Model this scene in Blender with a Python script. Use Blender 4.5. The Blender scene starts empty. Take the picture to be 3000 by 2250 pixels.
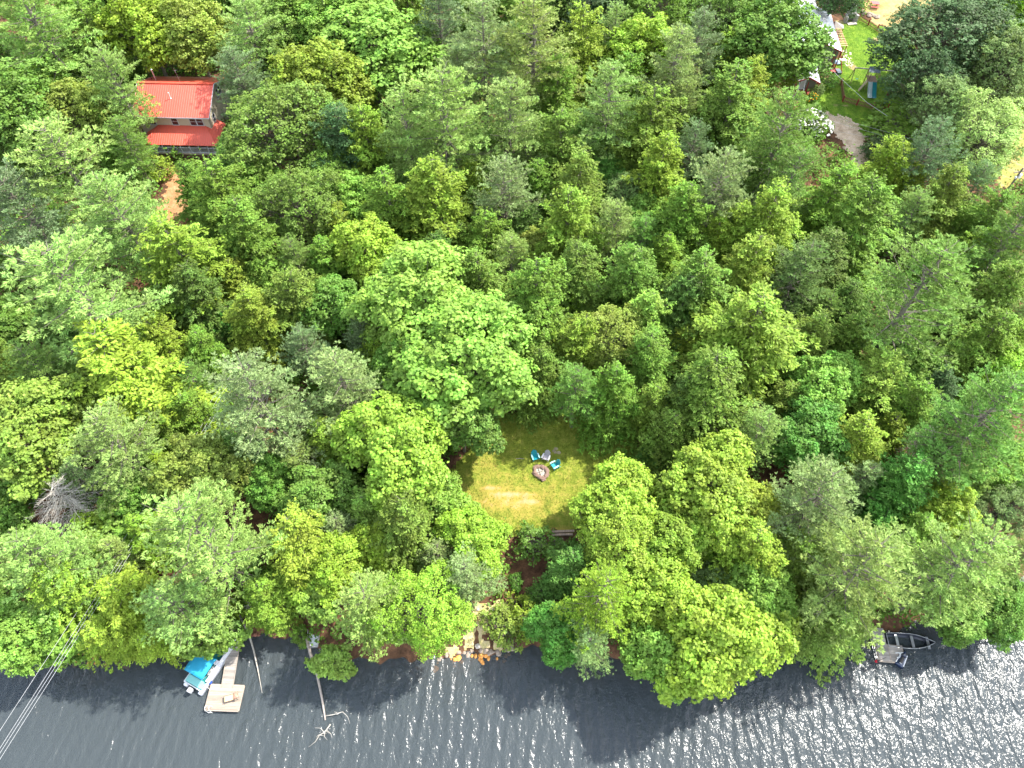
import bpy, math, random
import numpy as np
from mathutils import Vector, Matrix
R = math.radians
scene = bpy.context.scene
COL = scene.collection

# ------------------------------------------------------------------ camera, sky, sun, exposure
CAMZ, TILT, FPX = 78.0, R(35.0), 2083.0
cd = bpy.data.cameras.new('camera'); cam = bpy.data.objects.new('camera', cd); COL.objects.link(cam)
cam.location = (0, 0, CAMZ); cam.rotation_euler = (TILT, 0, 0)
cd.sensor_width = 36.0; cd.lens = FPX / 3000 * 36.0; cd.clip_start = 0.5; cd.clip_end = 5000
scene.camera = cam
SUN_EL, SUN_AZ = R(52), R(27)            # azimuth measured from +X towards +Y
sdir = Vector((math.cos(SUN_EL)*math.cos(SUN_AZ), math.cos(SUN_EL)*math.sin(SUN_AZ), math.sin(SUN_EL)))
w = bpy.data.worlds.new('World'); scene.world = w; w.use_nodes = True
nt = w.node_tree; nt.nodes.clear()
sky = nt.nodes.new('ShaderNodeTexSky'); sky.sky_type = 'NISHITA'; sky.sun_disc = False
sky.sun_elevation = SUN_EL; sky.sun_rotation = math.pi/2 - SUN_AZ; sky.dust_density = 1.2; sky.ozone_density = 1.0
# broken white clouds over the blue, seen only in the water and in the light
tc = nt.nodes.new('ShaderNodeTexCoord'); cn = nt.nodes.new('ShaderNodeTexNoise'); cn.inputs['Scale'].default_value = 2.6
cn.inputs['Detail'].default_value = 6
cr = nt.nodes.new('ShaderNodeMapRange'); cr.inputs[1].default_value = .44; cr.inputs[2].default_value = .66
cm = nt.nodes.new('ShaderNodeMix'); cm.data_type = 'RGBA'; cm.inputs[7].default_value = (10.5, 10.8, 11.2, 1)
nt.links.new(tc.outputs['Generated'], cn.inputs['Vector']); nt.links.new(cn.outputs['Fac'], cr.inputs[0])
nt.links.new(cr.outputs[0], cm.inputs[0]); nt.links.new(sky.outputs[0], cm.inputs[6])
bg = nt.nodes.new('ShaderNodeBackground'); bg.inputs['Strength'].default_value = 0.15
wo = nt.nodes.new('ShaderNodeOutputWorld')
nt.links.new(cm.outputs[2], bg.inputs[0]); nt.links.new(bg.outputs[0], wo.inputs[0])
sl = bpy.data.lights.new('sun', 'SUN'); sl.energy = 3.9; sl.angle = R(1.0); sl.color = (1.0, .95, .86)
so = bpy.data.objects.new('sun', sl); COL.objects.link(so)
so.rotation_euler = sdir.to_track_quat('Z', 'Y').to_euler(); so.location = sdir * 200
scene.view_settings.view_transform = 'Standard'; scene.view_settings.look = 'None'
scene.view_settings.exposure = 1.42; scene.view_settings.gamma = 1.0
scene.cycles.max_bounces = 6; scene.cycles.diffuse_bounces = 2; scene.cycles.glossy_bounces = 2
scene.cycles.transmission_bounces = 3; scene.cycles.transparent_max_bounces = 6
scene.cycles.caustics_reflective = False; scene.cycles.caustics_refractive = False

# ------------------------------------------------------------------ pixel -> world, terrain
def P(px, py, z=0.0):
    a = (px - 1500) / FPX; b = -(py - 1125) / FPX
    dz = -math.cos(TILT) + b*math.sin(TILT); dy = math.sin(TILT) + b*math.cos(TILT)
    t = (z - CAMZ) / dz
    return Vector((a*t, dy*t, z))
def depth(px, py, z):
    b = -(py - 1125) / FPX
    return (z - CAMZ) / (-math.cos(TILT) + b*math.sin(TILT))
SHORE = [(-1400,1860),(-700,1900),(-200,1905),(100,1915),(240,1922),(380,1905),(470,1885),(560,1850),(680,1832),(740,1858),(800,1862),(865,1868),(915,1885),(990,1925),(1100,1935),(1200,1930),(1290,1926),(1400,1908),(1470,1914),(1520,1886),(1570,1895),(1650,1915),(1760,1935),(1900,1915),(2100,1900),(2300,1885),(2480,1868),(2620,1845),(2720,1815),(2850,1765),(3000,1690),(3200,1600),(3700,1400),(4400,1150)]
_sx = np.array([P(a, b).x for a, b in SHORE]); _sy = np.array([P(a, b).y for a, b in SHORE])
def shore_y(x): return np.interp(x, _sx, _sy)
def zt(x, y):
    x = np.asarray(x, float); y = np.asarray(y, float)
    d = y - shore_y(x) + .25*np.sin(x*1.7) + .15*np.sin(x*4.1+1)
    up = .85*(1-np.exp(-np.maximum(d, 0)/1.2)) + .11*np.clip(d, 0, 19) + .045*np.clip(d-19, 0, 110)
    flat = np.exp(-(((x-3)/13)**2 + ((y-38)/11)**2)**2)
    bump = (.35*np.sin(x*.11+1.3)*np.sin(y*.13+.4) + .18*np.sin(x*.31+y*.21))*np.clip(d/12, 0, 1)*(1-flat)
    shelf = np.clip(np.exp(-((x+43.5)/3.6)**2) + np.exp(-((x+3.0)/2.6)**2), 0, 1)
    dn = -.42*np.power(np.maximum(-d, 0)+1e-6, .85)*(1-.75*shelf*np.exp(-(np.minimum(d, 0)/4.0)**2))
    return np.where(d > 0, up+bump, np.maximum(dn, -5))
def Z(x, y): return float(zt(x, y))
def G(px, py, dz=0.0):
    z = 2.0
    for _ in range(12):
        p = P(px, py, z); z = Z(p.x, p.y) + dz
    return P(px, py, z)

# ------------------------------------------------------------------ mesh helpers
def tag(o, label=None, cat=None, group=None, kind=None):
    if label: o['label'] = label
    if cat: o['category'] = cat
    if group: o['group'] = group
    if kind: o['kind'] = kind
    return o
def empty(name, loc, rz=0.0, label=None, cat=None, group=None):
    o = bpy.data.objects.new(name, None); COL.objects.link(o)
    o.location = loc; o.rotation_euler = (0, 0, rz); o.empty_display_size = .3
    return tag(o, label, cat, group)
def link(name, me, parent=None, loc=None):
    o = bpy.data.objects.new(name, me); COL.objects.link(o)
    if parent: o.parent = parent
    if loc is not None: o.location = loc
    return o
class MB:
    def __init__(s): s.v = []; s.f = []
    def add(s, vs, fs):
        n = len(s.v); s.v += [tuple(v) for v in vs]; s.f += [tuple(i+n for i in f) for f in fs]
    def box(s, c, size, rz=0.0, rx=0.0, ry=0.0):
        M = Matrix.Translation(Vector(c)) @ Matrix.Rotation(rz, 4, 'Z') @ Matrix.Rotation(ry, 4, 'Y') @ Matrix.Rotation(rx, 4, 'X')
        h = [t/2 for t in size]
        vs = [M @ Vector((sx*h[0], sy*h[1], sz*h[2])) for sz in (-1, 1) for sy in (-1, 1) for sx in (-1, 1)]
        s.add(vs, [(0,2,3,1),(4,5,7,6),(0,1,5,4),(2,6,7,3),(0,4,6,2),(1,3,7,5)]); return s
    def bar(s, a, b, wd, ht):
        a = Vector(a); b = Vector(b); d = (b-a).normalized()
        up = Vector((0,0,1)) if abs(d.z) < .95 else Vector((0,1,0))
        sd = d.cross(up).normalized(); u = sd.cross(d)
        vs = [p + sd*i*wd/2 + u*j*ht/2 for p in (a, b) for j in (-1, 1) for i in (-1, 1)]
        s.add(vs, [(0,2,3,1),(4,5,7,6),(0,1,5,4),(2,6,7,3),(0,4,6,2),(1,3,7,5)]); return s
    def tube(s, pts, rad, n=6, caps=True):
        pts = [Vector(p) for p in pts]
        rad = rad if isinstance(rad, (list, tuple)) else [rad]*len(pts)
        vs = []; fs = []; m = len(pts)
        for i, p in enumerate(pts):
            d = (pts[min(i+1, m-1)] - pts[max(i-1, 0)])
            d = d.normalized() if d.length > 1e-9 else Vector((0,0,1))
            a = Vector((0,0,1)) if abs(d.z) < .9 else Vector((1,0,0))
            u = d.cross(a).normalized(); v = d.cross(u)
            for k in range(n):
                t = 2*math.pi*k/n; vs.append(p + (u*math.cos(t) + v*math.sin(t))*rad[i])
        for i in range(m-1):
            for k in range(n):
                k2 = (k+1) % n; fs.append((i*n+k, i*n+k2, (i+1)*n+k2, (i+1)*n+k))
        if caps: fs.append(tuple(range(n))[::-1]); fs.append(tuple((m-1)*n+k for k in range(n)))
        s.add(vs, fs); return s
    def prism(s, poly, z0, z1):
        n = len(poly); vs = [(p[0], p[1], z0) for p in poly] + [(p[0], p[1], z1) for p in poly]
        s.add(vs, [tuple(range(n))[::-1], tuple(range(n, 2*n))] + [(i, (i+1) % n, n+(i+1) % n, n+i) for i in range(n)]); return s
    def slab(s, pts, th):
        """planar polygon given by 3-D points, thickened downwards along its normal"""
        pts = [Vector(p) for p in pts]; nrm = (pts[1]-pts[0]).cross(pts[2]-pts[0]).normalized()
        if nrm.z < 0: nrm = -nrm
        n = len(pts); vs = pts + [p - nrm*th for p in pts]
        s.add(vs, [tuple(range(n)), tuple(range(n, 2*n))[::-1]] + [(i, n+i, n+(i+1) % n, (i+1) % n) for i in range(n)]); return s
    def lathe(s, prof, c=(0,0,0), n=12, sx=1, sy=1):
        vs = []; fs = []; m = len(prof)
        for r_, z_ in prof:
            for k in range(n):
                t = 2*math.pi*k/n; vs.append((c[0]+r_*math.cos(t)*sx, c[1]+r_*math.sin(t)*sy, c[2]+z_))
        for i in range(m-1):
            for k in range(n):
                k2 = (k+1) % n; fs.append((i*n+k, i*n+k2, (i+1)*n+k2, (i+1)*n+k))
        fs.append(tuple(range(n))[::-1]); fs.append(tuple((m-1)*n+k for k in range(n)))
        s.add(vs, fs); return s
    def rock(s, c, r, rng, flat=.6, n=3):
        vs = []; nl = 5; ns = 8
        sc = [rng.uniform(.75, 1.25) for _ in range(3)]
        vs.append((c[0], c[1], c[2]-r*flat)); 
        for i in range(1, nl):
            a = math.pi*i/nl
            for k in range(ns):
                t = 2*math.pi*k/ns + i*.3; q = r*rng.uniform(.8, 1.12)
                vs.append((c[0]+q*math.sin(a)*math.cos(t)*sc[0], c[1]+q*math.sin(a)*math.sin(t)*sc[1], c[2]-q*math.cos(a)*flat*sc[2]))
        vs.append((c[0], c[1], c[2]+r*flat*sc[2])); fs = []
        for k in range(ns): fs.append((0, 1+(k+1) % ns, 1+k))
        for i in range(nl-2):
            for k in range(ns): fs.append((1+i*ns+k, 1+i*ns+(k+1) % ns, 1+(i+1)*ns+(k+1) % ns, 1+(i+1)*ns+k))
        L = len(vs)-1; b = 1+(nl-2)*ns
        for k in range(ns): fs.append((b+k, b+(k+1) % ns, L))
        s.add(vs, fs); return s
    def mesh(s, name, mat, smooth=False, bevel=0):
        me = bpy.data.meshes.new(name); me.from_pydata(s.v, [], s.f); me.materials.append(mat)
        if smooth: me.polygons.foreach_set('use_smooth', [True]*len(me.polygons))
        me.update(); return me
    def build(s, name, mat, parent=None, smooth=False, label=None, loc=None, bevel=0):
        o = link(name, s.mesh(name, mat, smooth), parent, loc)
        if bevel:
            m = o.modifiers.new('bevel', 'BEVEL'); m.width = bevel; m.segments = 2; m.limit_method = 'ANGLE'
        if label: o['label'] = label
        return o
def np_mesh(name, V, F, mat, attr=None, smooth=False):
    """V (n,3), F (m,k) arrays -> mesh; attr: per-face float 'leafv'"""
    me = bpy.data.meshes.new(name); m, k = F.shape
    me.vertices.add(len(V)); me.vertices.foreach_set('co', np.asarray(V, np.float32).ravel())
    me.loops.add(m*k); me.loops.foreach_set('vertex_index', F.astype(np.int32).ravel())
    me.polygons.add(m); me.polygons.foreach_set('loop_start', np.arange(0, m*k, k, dtype=np.int32))
    me.polygons.foreach_set('loop_total', np.full(m, k, np.int32))
    if smooth: me.polygons.foreach_set('use_smooth', np.ones(m, bool))
    me.update(calc_edges=True)
    if attr is not None:
        a = me.attributes.new('leafv', 'FLOAT', 'FACE'); a.data.foreach_set('value', np.asarray(attr, np.float32))
    me.materials.append(mat); return me

# ------------------------------------------------------------------ materials
def node(nt, t, **kw):
    n = nt.nodes.new(t)
    for k, v in kw.items():
        if k.startswith('i_'): 
            key = k[2:]; key = int(key) if key.isdigit() else key.replace('_', ' ')
            n.inputs[key].default_value = v
        else: setattr(n, k, v)
    return n
def newmat(name):
    m = bpy.data.materials.new(name); m.use_nodes = True; nt = m.node_tree; nt.nodes.clear()
    out = nt.nodes.new('ShaderNodeOutputMaterial'); return m, nt, out
def ramp(nt, src, stops):
    r = nt.nodes.new('ShaderNodeValToRGB'); el = r.color_ramp.elements
    while len(el) < len(stops): el.new(.5)
    for e, (p, c) in zip(el, stops): e.position = p; e.color = (*c, 1)
    nt.links.new(src, r.inputs[0]); return r.outputs[0]
def mixc(nt, fac, a, b, mode='MIX'):
    n = nt.nodes.new('ShaderNodeMix'); n.data_type = 'RGBA'; n.blend_type = mode
    for i, v in ((0, fac), (6, a), (7, b)):
        if isinstance(v, (int, float)): n.inputs[i].default_value = v
        elif isinstance(v, tuple): n.inputs[i].default_value = (*v, 1)
        else: nt.links.new(v, n.inputs[i])
    return n.outputs[2]
def plain(name, col, rough=.6, metal=0.0, var=.25, scale=3.0, bump=.0, spec=.5, stretch=None, dark=None):
    """painted / wooden / stone surface with mottling and wear"""
    m, nt, out = newmat(name)
    b = nt.nodes.new('ShaderNodeBsdfPrincipled'); b.inputs['Roughness'].default_value = rough; b.inputs['Metallic'].default_value = metal
    b.inputs['Specular IOR Level'].default_value = spec
    t = nt.nodes.new('ShaderNodeTexCoord'); mp = nt.nodes.new('ShaderNodeMapping'); nt.links.new(t.outputs['Object'], mp.inputs[0])
    if stretch: mp.inputs['Scale'].default_value = stretch
    n = node(nt, 'ShaderNodeTexNoise', i_Scale=scale, i_Detail=7.0, i_Roughness=.65); nt.links.new(mp.outputs[0], n.inputs['Vector'])
    lo = dark or tuple(c*(1-var) for c in col); hi = tuple(min(1, c*(1+var*.6)) for c in col)
    c = ramp(nt, n.outputs['Fac'], [(.3, lo), (.55, col), (.75, hi)])
    nt.links.new(c, b.inputs['Base Color']); nt.links.new(b.outputs[0], out.inputs[0])
    if bump:
        bp = node(nt, 'ShaderNodeBump', i_Strength=bump, i_Distance=.02); nt.links.new(n.outputs['Fac'], bp.inputs['Height']); nt.links.new(bp.outputs[0], b.inputs['Normal'])
    return m
def seamed(name, col, rough=.45, pitch=.3, axis='X', strength=.6, var=.1):
    """sheet metal / siding with standing seams running across the given axis"""
    m, nt, out = newmat(name)
    b = nt.nodes.new('ShaderNodeBsdfPrincipled'); b.inputs['Roughness'].default_value = rough
    t = nt.nodes.new('ShaderNodeTexCoord'); sp = nt.nodes.new('ShaderNodeSeparateXYZ'); nt.links.new(t.outputs['Object'], sp.inputs[0])
    mu = node(nt, 'ShaderNodeMath', operation='MULTIPLY'); mu.inputs[1].default_value = 1/pitch; nt.links.new(sp.outputs[axis], mu.inputs[0])
    fr = node(nt, 'ShaderNodeMath', operation='FRACT'); nt.links.new(mu.outputs[0], fr.inputs[0])
    pg = node(nt, 'ShaderNodeMath', operation='PINGPONG'); pg.inputs[1].default_value = .5; nt.links.new(fr.outputs[0], pg.inputs[0])
    st = nt.nodes.new('ShaderNodeMapRange'); st.inputs[1].default_value = 0; st.inputs[2].default_value = .13; nt.links.new(pg.outputs[0], st.inputs[0])
    n = node(nt, 'ShaderNodeTexNoise', i_Scale=.9, i_Detail=6.0); nt.links.new(t.outputs['Object'], n.inputs['Vector'])
    base = ramp(nt, n.outputs['Fac'], [(.3, tuple(c*(1-var) for c in col)), (.7, tuple(min(1, c*(1+var)) for c in col))])
    c = mixc(nt, st.outputs[0], tuple(c*.82 for c in col), base)
    bp = node(nt, 'ShaderNodeBump', i_Strength=strength, i_Distance=.04, invert=True); nt.links.new(st.outputs[0], bp.inputs['Height'])
    nt.links.new(bp.outputs[0], b.inputs['Normal'])
    nt.links.new(c, b.inputs['Base Color']); nt.links.new(b.outputs[0], out.inputs[0]); return m
def leafmat(name, spread=.30, trans=.38, gloss=.05):
    m, nt, out = newmat(name)
    oi = nt.nodes.new('ShaderNodeObjectInfo'); at = nt.nodes.new('ShaderNodeAttribute'); at.attribute_name = 'leafv'
    mr = nt.nodes.new('ShaderNodeMapRange'); mr.inputs[3].default_value = 1-spread; mr.inputs[4].default_value = 1+spread; nt.links.new(at.outputs['Fac'], mr.inputs[0])
    t = nt.nodes.new('ShaderNodeTexCoord'); n = node(nt, 'ShaderNodeTexNoise', i_Scale=.55, i_Detail=3.0); nt.links.new(t.outputs['Object'], n.inputs['Vector'])
    m2 = nt.nodes.new('ShaderNodeMapRange'); m2.inputs[1].default_value = .3; m2.inputs[2].default_value = .7; m2.inputs[3].default_value = .74; m2.inputs[4].default_value = 1.28
    nt.links.new(n.outputs['Fac'], m2.inputs[0])
    mu = node(nt, 'ShaderNodeMath', operation='MULTIPLY'); nt.links.new(mr.outputs[0], mu.inputs[0]); nt.links.new(m2.outputs[0], mu.inputs[1])
    c0 = mixc(nt, 1.0, oi.outputs['Color'], (1, 1, 1), 'MULTIPLY')
    vm = node(nt, 'ShaderNodeVectorMath', operation='SCALE'); nt.links.new(c0, vm.inputs[0]); nt.links.new(mu.outputs[0], vm.inputs['Scale'])
    hs = nt.nodes.new('ShaderNodeHueSaturation'); nt.links.new(vm.outputs[0], hs.inputs['Color'])
    h = nt.nodes.new('ShaderNodeMapRange'); h.inputs[3].default_value = .468; h.inputs[4].default_value = .532; nt.links.new(n.outputs['Fac'], h.inputs[0]); nt.links.new(h.outputs[0], hs.inputs['Hue'])
    d = nt.nodes.new('ShaderNodeBsdfDiffuse'); nt.links.new(hs.outputs[0], d.inputs[0])
    tr = nt.nodes.new('ShaderNodeBsdfTranslucent'); tcx = mixc(nt, 1.0, hs.outputs[0], (1.25, 1.3, .55), 'MULTIPLY'); nt.links.new(tcx, tr.inputs[0])
    ms = nt.nodes.new('ShaderNodeMixShader'); ms.inputs[0].default_value = trans; nt.links.new(d.outputs[0], ms.inputs[1]); nt.links.new(tr.outputs[0], ms.inputs[2])
    g = nt.nodes.new('ShaderNodeBsdfGlossy'); g.inputs['Roughness'].default_value = .55
    m3 = nt.nodes.new('ShaderNodeMixShader'); m3.inputs[0].default_value = gloss; nt.links.new(ms.outputs[0], m3.inputs[1]); nt.links.new(g.outputs[0], m3.inputs[2])
    nt.links.new(m3.outputs[0], out.inputs[0]); return m
M = dict(
    broadleaf=leafmat('broad leaves', .36, .28, .018), needle=leafmat('needles', .32, .18, .015),
    bark=plain('bark grey', (.18, .16, .12), .9, var=.5, scale=4, stretch=(3, 3, .6), bump=.5),
    deadwood=plain('dead twigs', (.50, .46, .40), .9, var=.4, scale=3),
    birch=plain('pale bark', (.42, .38, .32), .85, var=.45, scale=5, stretch=(1, 1, 4)),
)
# ------------------------------------------------------------------ foliage generators
def rn(rs, *sh): return rs.standard_normal(sh)
def unit(a): return a / (np.linalg.norm(a, axis=-1, keepdims=True) + 1e-9)
def rhombs(C, A, N, l, wd):
    """leaf blades: centres C, long axis A, approximate normal N"""
    B = unit(np.cross(A, N)); l = np.asarray(l)[..., None]; wd = np.asarray(wd)[..., None]
    V = np.stack([C - A*l/2, C + B*wd/2 + A*l*.08, C + A*l/2, C - B*wd/2 + A*l*.08], 1).reshape(-1, 3)
    return V, np.arange(len(V)).reshape(-1, 4)
def polyline(base, dirv, L, rise, droop, s):
    s = np.asarray(s)[:, None]
    return base + dirv*L*s + np.array([0, 0, 1.0])*(rise*L*s - droop*L*s*s)
def gaps(C, rs, f=6.5, th=-.12, soft=.5):
    n = np.sin(C[:, 0]*f+C[:, 2]*2.1)*np.sin(C[:, 1]*f*1.07+C[:, 0]*1.7)+.7*np.sin(C[:, 2]*f*.8+C[:, 1]*2.3)*np.sin((C[:, 0]-C[:, 1])*f*.6)
    return n + rn(rs, len(C))*soft*.5 > th
def gen_pine(seed, H, Rr, bare=.30, gap=.15, needle=.32, dens=1.0):
    rs = np.random.RandomState(seed); tb = MB(); Cs = []; Ds = []
    wob = rn(rs, 3)*.25
    def ax(z): return np.array([wob[0]*math.sin(z/H*3), wob[1]*math.sin(z/H*2.3), z])
    tb.tube([ax(z) for z in np.linspace(0, H*.97, 9)], [H*.016*(1-.93*i/8)+.02 for i in range(9)], 7)
    for z in np.arange(H*.10, H*bare, .8):                    # dead lower branches
        for _ in range(rs.randint(1, 4)):
            a = rs.rand()*6.28; d = np.array([math.cos(a), math.sin(a), 0]); L = Rr*rs.uniform(.2, .6)
            tb.tube(polyline(ax(z), d, L, rs.uniform(-.1, .2), .25, [0, .5, 1]), [.035, .022, .008], 3, False)
    z = H*bare; az = rs.rand()*6
    while z < H*.985:
        t = (z-H*bare)/(H*(1-bare)); nb = rs.randint(4, 7)
        Lm = Rr*((1-t)**.62)*(.72+.28*min(1, t*3.2))*rs.uniform(.85, 1.1) + .35
        az += 2.4
        for k in range(nb):
            if rs.rand() < gap*(1.3-t): continue
            a = az + k*6.283/nb + rs.uniform(-.3, .3); L = Lm*rs.choice([.5, .75, 1.0, 1.2], p=[.2, .25, .35, .2])*rs.uniform(.9, 1.1)
            d = np.array([math.cos(a), math.sin(a), 0]); rise = .05+.55*t+rs.uniform(-.08, .12); droop = -.10+.05*(1-t)
            bz = ax(z + rs.uniform(-.2, .2))
            tb.tube(polyline(bz, d, L*.93, rise, droop, [0, .35, .7, 1]), [.018*L+.02, .012*L+.013, .02, .008], 4, False)
            ss = np.arange(.26 if t < .8 else .1, 1.0, .27/max(L, .6)/dens)
            for s in ss:
                p0 = polyline(bz, d, L, rise, droop, [s])[0]
                for sg in (-1, 1):
                    tl = ((1.03-s)**.6)*L*.34*rs.uniform(.6, 1.2)+.22
                    ang = a + sg*rs.uniform(.7, 1.15); td = np.array([math.cos(ang), math.sin(ang), rs.uniform(.0, .38)])
                    if tl > .9 and rs.rand() < .35: tb.tube([p0, p0+td*tl*.8], [.012, .006], 3, False)
                    u = np.arange(.12, tl, .29/dens); 
                    if len(u) == 0: u = np.array([tl*.5])
                    Cs.append(p0+td*u[:, None]+rn(rs, len(u), 3)*.05); Ds.append(np.repeat(td[None], len(u), 0))
        z += rs.uniform(.42, .8)*(H/18)**.3
    C = np.concatenate(Cs); D = unit(np.concatenate(Ds)); k = 9; g = gaps(C, rs, 4.2, -.25, .6); C = C[g]; D = D[g]
    C = np.repeat(C, k, 0); D = np.repeat(D, k, 0)
    A = unit(D*.95 + rn(rs, len(C), 3)*.50 + np.array([0, 0, .45])); l = rs.uniform(.7, 1.2, len(C))*needle*1.12
    N = unit(rn(rs, len(C), 3)*.6 + np.array([0, 0, 1.0]))
    V, F = rhombs(C+A*l[:, None]*.5, A, N, l, np.full(len(C), .075))
    lv = np.repeat(rs.rand(len(C)//k), k)*.6 + rs.rand(len(C))*.4
    return tb, V, F, lv
def gen_hemlock(seed, H, Rr, bare=.08, leaf=(.30, .135), dens=1.0):
    rs = np.random.RandomState(seed); tb = MB(); Cs = []; Ds = []; Ns = []; lean = rn(rs, 2)*.3
    def ax(z): return np.array([lean[0]*z/H, lean[1]*z/H, z])
    tb.tube([ax(z) for z in np.linspace(0, H*.98, 7)], [H*.014*(1-.94*i/6)+.012 for i in range(7)], 6)
    z = H*bare; az = 0
    lob = rs.rand(3)*6.28
    while z < H:
        t = (z-H*bare)/(H*(1-bare)); az += 1.9
        for k in range(rs.randint(4, 6)):
            a = az + k*6.283/5 + rs.uniform(-.4, .4)
            Lm = Rr*((1-t)**.62)*(1+.16*math.sin(a*2+lob[0]+t*5)+.12*math.sin(a*3+lob[1]+t*9))
            L = Lm*rs.choice([.55, .8, 1.0, 1.22], p=[.2, .3, .3, .2])*rs.uniform(.9, 1.1)+.25; d = np.array([math.cos(a), math.sin(a), 0])
            rise = .18+.5*t+rs.uniform(-.12, .14); droop = .28*(1-t)+.14; bz = ax(z)
            tb.tube(polyline(bz, d, L*.9, rise, droop, [0, .5, 1]), [.014*L+.012, .012, .005], 3, False)
            s = np.arange(.12, 1.02, .17/max(L, .5)/dens)
            for sg in (-1, 1, 0):
                tl = (np.maximum(1.02-s, 0)**.8)*L*.50*rs.uniform(.7, 1.15, len(s))+.18
                if sg == 0: tl = np.full(len(s), .10)
                ang = a + sg*rs.uniform(.65, .95, len(s))
                nmax = int(max(1, tl.max()/.17*dens))
                p0 = polyline(bz, d, L, rise, droop, s)
                for j in range(nmax):
                    u = (j+.6)*.17/dens; ok = u < tl
                    if not ok.any(): break
                    td = np.stack([np.cos(ang), np.sin(ang), np.full(len(s), .05)-.5*u/np.maximum(tl, .3)*.6], 1)[ok]
                    Cs.append(p0[ok] + td*u + rn(rs, ok.sum(), 3)*.05); Ds.append(unit(td+rn(rs, ok.sum(), 3)*.28))
        z += rs.uniform(.34, .62)*(H/14)**.5
    C = np.concatenate(Cs); A = np.concatenate(Ds); g = gaps(C, rs, 5.5, -.02, .5); C = C[g]; A = A[g]; C = np.repeat(C, 3, 0); C = C + rn(rs, len(C), 3)*.07; A = unit(np.repeat(A, 3, 0)+rn(rs, len(A)*3, 3)*.5)
    N = unit(rn(rs, len(C), 3)*.45 + np.array([0, 0, 1.0]))
    V, F = rhombs(C, A, N, rs.uniform(.7, 1.25, len(C))*leaf[0], rs.uniform(.8, 1.2, len(C))*leaf[1])
    return tb, V, F, rs.rand(len(C))
def gen_broad(seed, H, Rr, zc=.62, rz=.36, leaf=.31, dens=1.0, cl=1.0, open_=0.0, stem=True):
    rs = np.random.RandomState(seed); tb = MB(); n_try = int(60*Rr*Rr*.9); cs = []; rr = []
    lob = rs.rand(4)*6.28
    for i in range(n_try*3):
        v = unit(rn(rs, 3)); 
        if v[2] < -.45: continue
        q = rs.uniform(.35, 1.0)**.45
        az = math.atan2(v[1], v[0]); w_ = 1+.20*math.sin(2*az+lob[0])+.18*math.sin(3*az+lob[1])+.14*math.sin(5*az+lob[2])
        c = np.array([v[0]*Rr*q*w_*.86, v[1]*Rr*q*w_*.86, H*zc + v[2]*H*rz*q*(1+.12*math.sin(4*az+lob[3]))])
        r_ = rs.uniform(.55, 1.15)*cl
        if all(np.linalg.norm((c-o)*[1, 1, 1.3]) > .72*(r_+ro) for o, ro in zip(cs, rr)): cs.append(c); rr.append(r_)
        if len(cs) > n_try: break
    if stem:
        th = H*zc*.55; tb.tube([(0, 0, 0), (rs.uniform(-.2, .2), rs.uniform(-.2, .2), th*.6), (0, 0, th), (0, 0, H*.8)], [H*.02, H*.016, H*.013, .04], 7)
    Cs = []; Ns = []; lv = []
    for c, r_ in zip(cs, rr):
        if rs.rand() < open_: continue
        if stem:
            z0 = min(H*zc*.55 + rs.uniform(0, .25)*H, c[2]*.85); m_ = (np.array([0, 0, z0])*.5 + c*.5) + np.array([0, 0, -.05*H])
            tb.tube([(0, 0, z0), m_, c + np.array([0, 0, -.2*r_])], [.05, .035, .015], 4, False)
            for _ in range(3): tb.tube([c - np.array([0, 0, .3*r_]), c + unit(rn(rs, 3)+np.array([0, 0, .6]))*r_*.95], [.015, .006], 3, False)
        n = int(235*r_*r_*dens); d = unit(rn(rs, n, 3)*np.array([1, 1, .9]) + np.array([0, 0, .55]) + unit(c-np.array([0, 0, H*zc]))*.35)
        ms = max(6, n//11); kk = rs.rand(n) < .8; d = np.where(kk[:, None], d[rs.randint(0, ms, n)], d)
        hsh = np.modf(np.abs(np.sin(d[:, 0]*91.7+d[:, 1]*37.1)*4375.5))[0]; rad_ = r_*(.62+.55*hsh)
        Cs.append(c + d*rad_[:, None]*np.array([1, 1, .72]) + rn(rs, n, 3)*np.array([.13, .13, .09])*cl**.5); Ns.append(unit(d*.6 + np.array([0, 0, .65]) + rn(rs, n, 3)*.42))
        lv.append(np.clip(rs.rand(n)*.75 + rs.rand()*.25, 0, 1))
    C = np.concatenate(Cs); N = np.concatenate(Ns); A = unit(np.cross(N, rn(rs, len(C), 3)))
    V, F = rhombs(C, A, N, rs.uniform(.7, 1.2, len(C))*leaf, rs.uniform(.6, 1.0, len(C))*leaf)
    return tb, V, F, np.concatenate(lv)
def gen_dead(seed, H, Rr, dens=1.0):
    rs = np.random.RandomState(seed); tb = MB()
    tb.tube([(0, 0, 0), (.1, 0, H*.5), (0, .1, H)], [H*.016, H*.01, .02], 6)
    for z in np.arange(H*.3, H*.98, .30/dens):
        t = (z/H-.3)/.7
        for k in range(3):
            a = rs.rand()*6.28; L = (Rr*(1-t)**.6+.3)*rs.uniform(.6, 1.1); d = np.array([math.cos(a), math.sin(a), 0]); ri = rs.uniform(.0, .35); dr = rs.uniform(.1, .35)
            tb.tube(polyline((0, 0, z), d, L, ri, dr, [0, .3, .65, 1]), [.045, .032, .02, .008], 4, False)
            for s in np.arange(.25, 1, .11):
                p0 = polyline((0, 0, z), d, L, ri, dr, [s])[0]; b = a + rs.choice([-1, 1])*rs.uniform(.5, 1.1); l2 = L*.4*(1.1-s)*rs.uniform(.6, 1.3)
                e = p0+np.array([math.cos(b), math.sin(b), rs.uniform(-.4, .2)])*l2
                tb.tube([p0, (p0+e)/2+rn(rs, 3)*.04, e], [.018, .013, .006], 3, False)
    return tb
PROTO = {}
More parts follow.
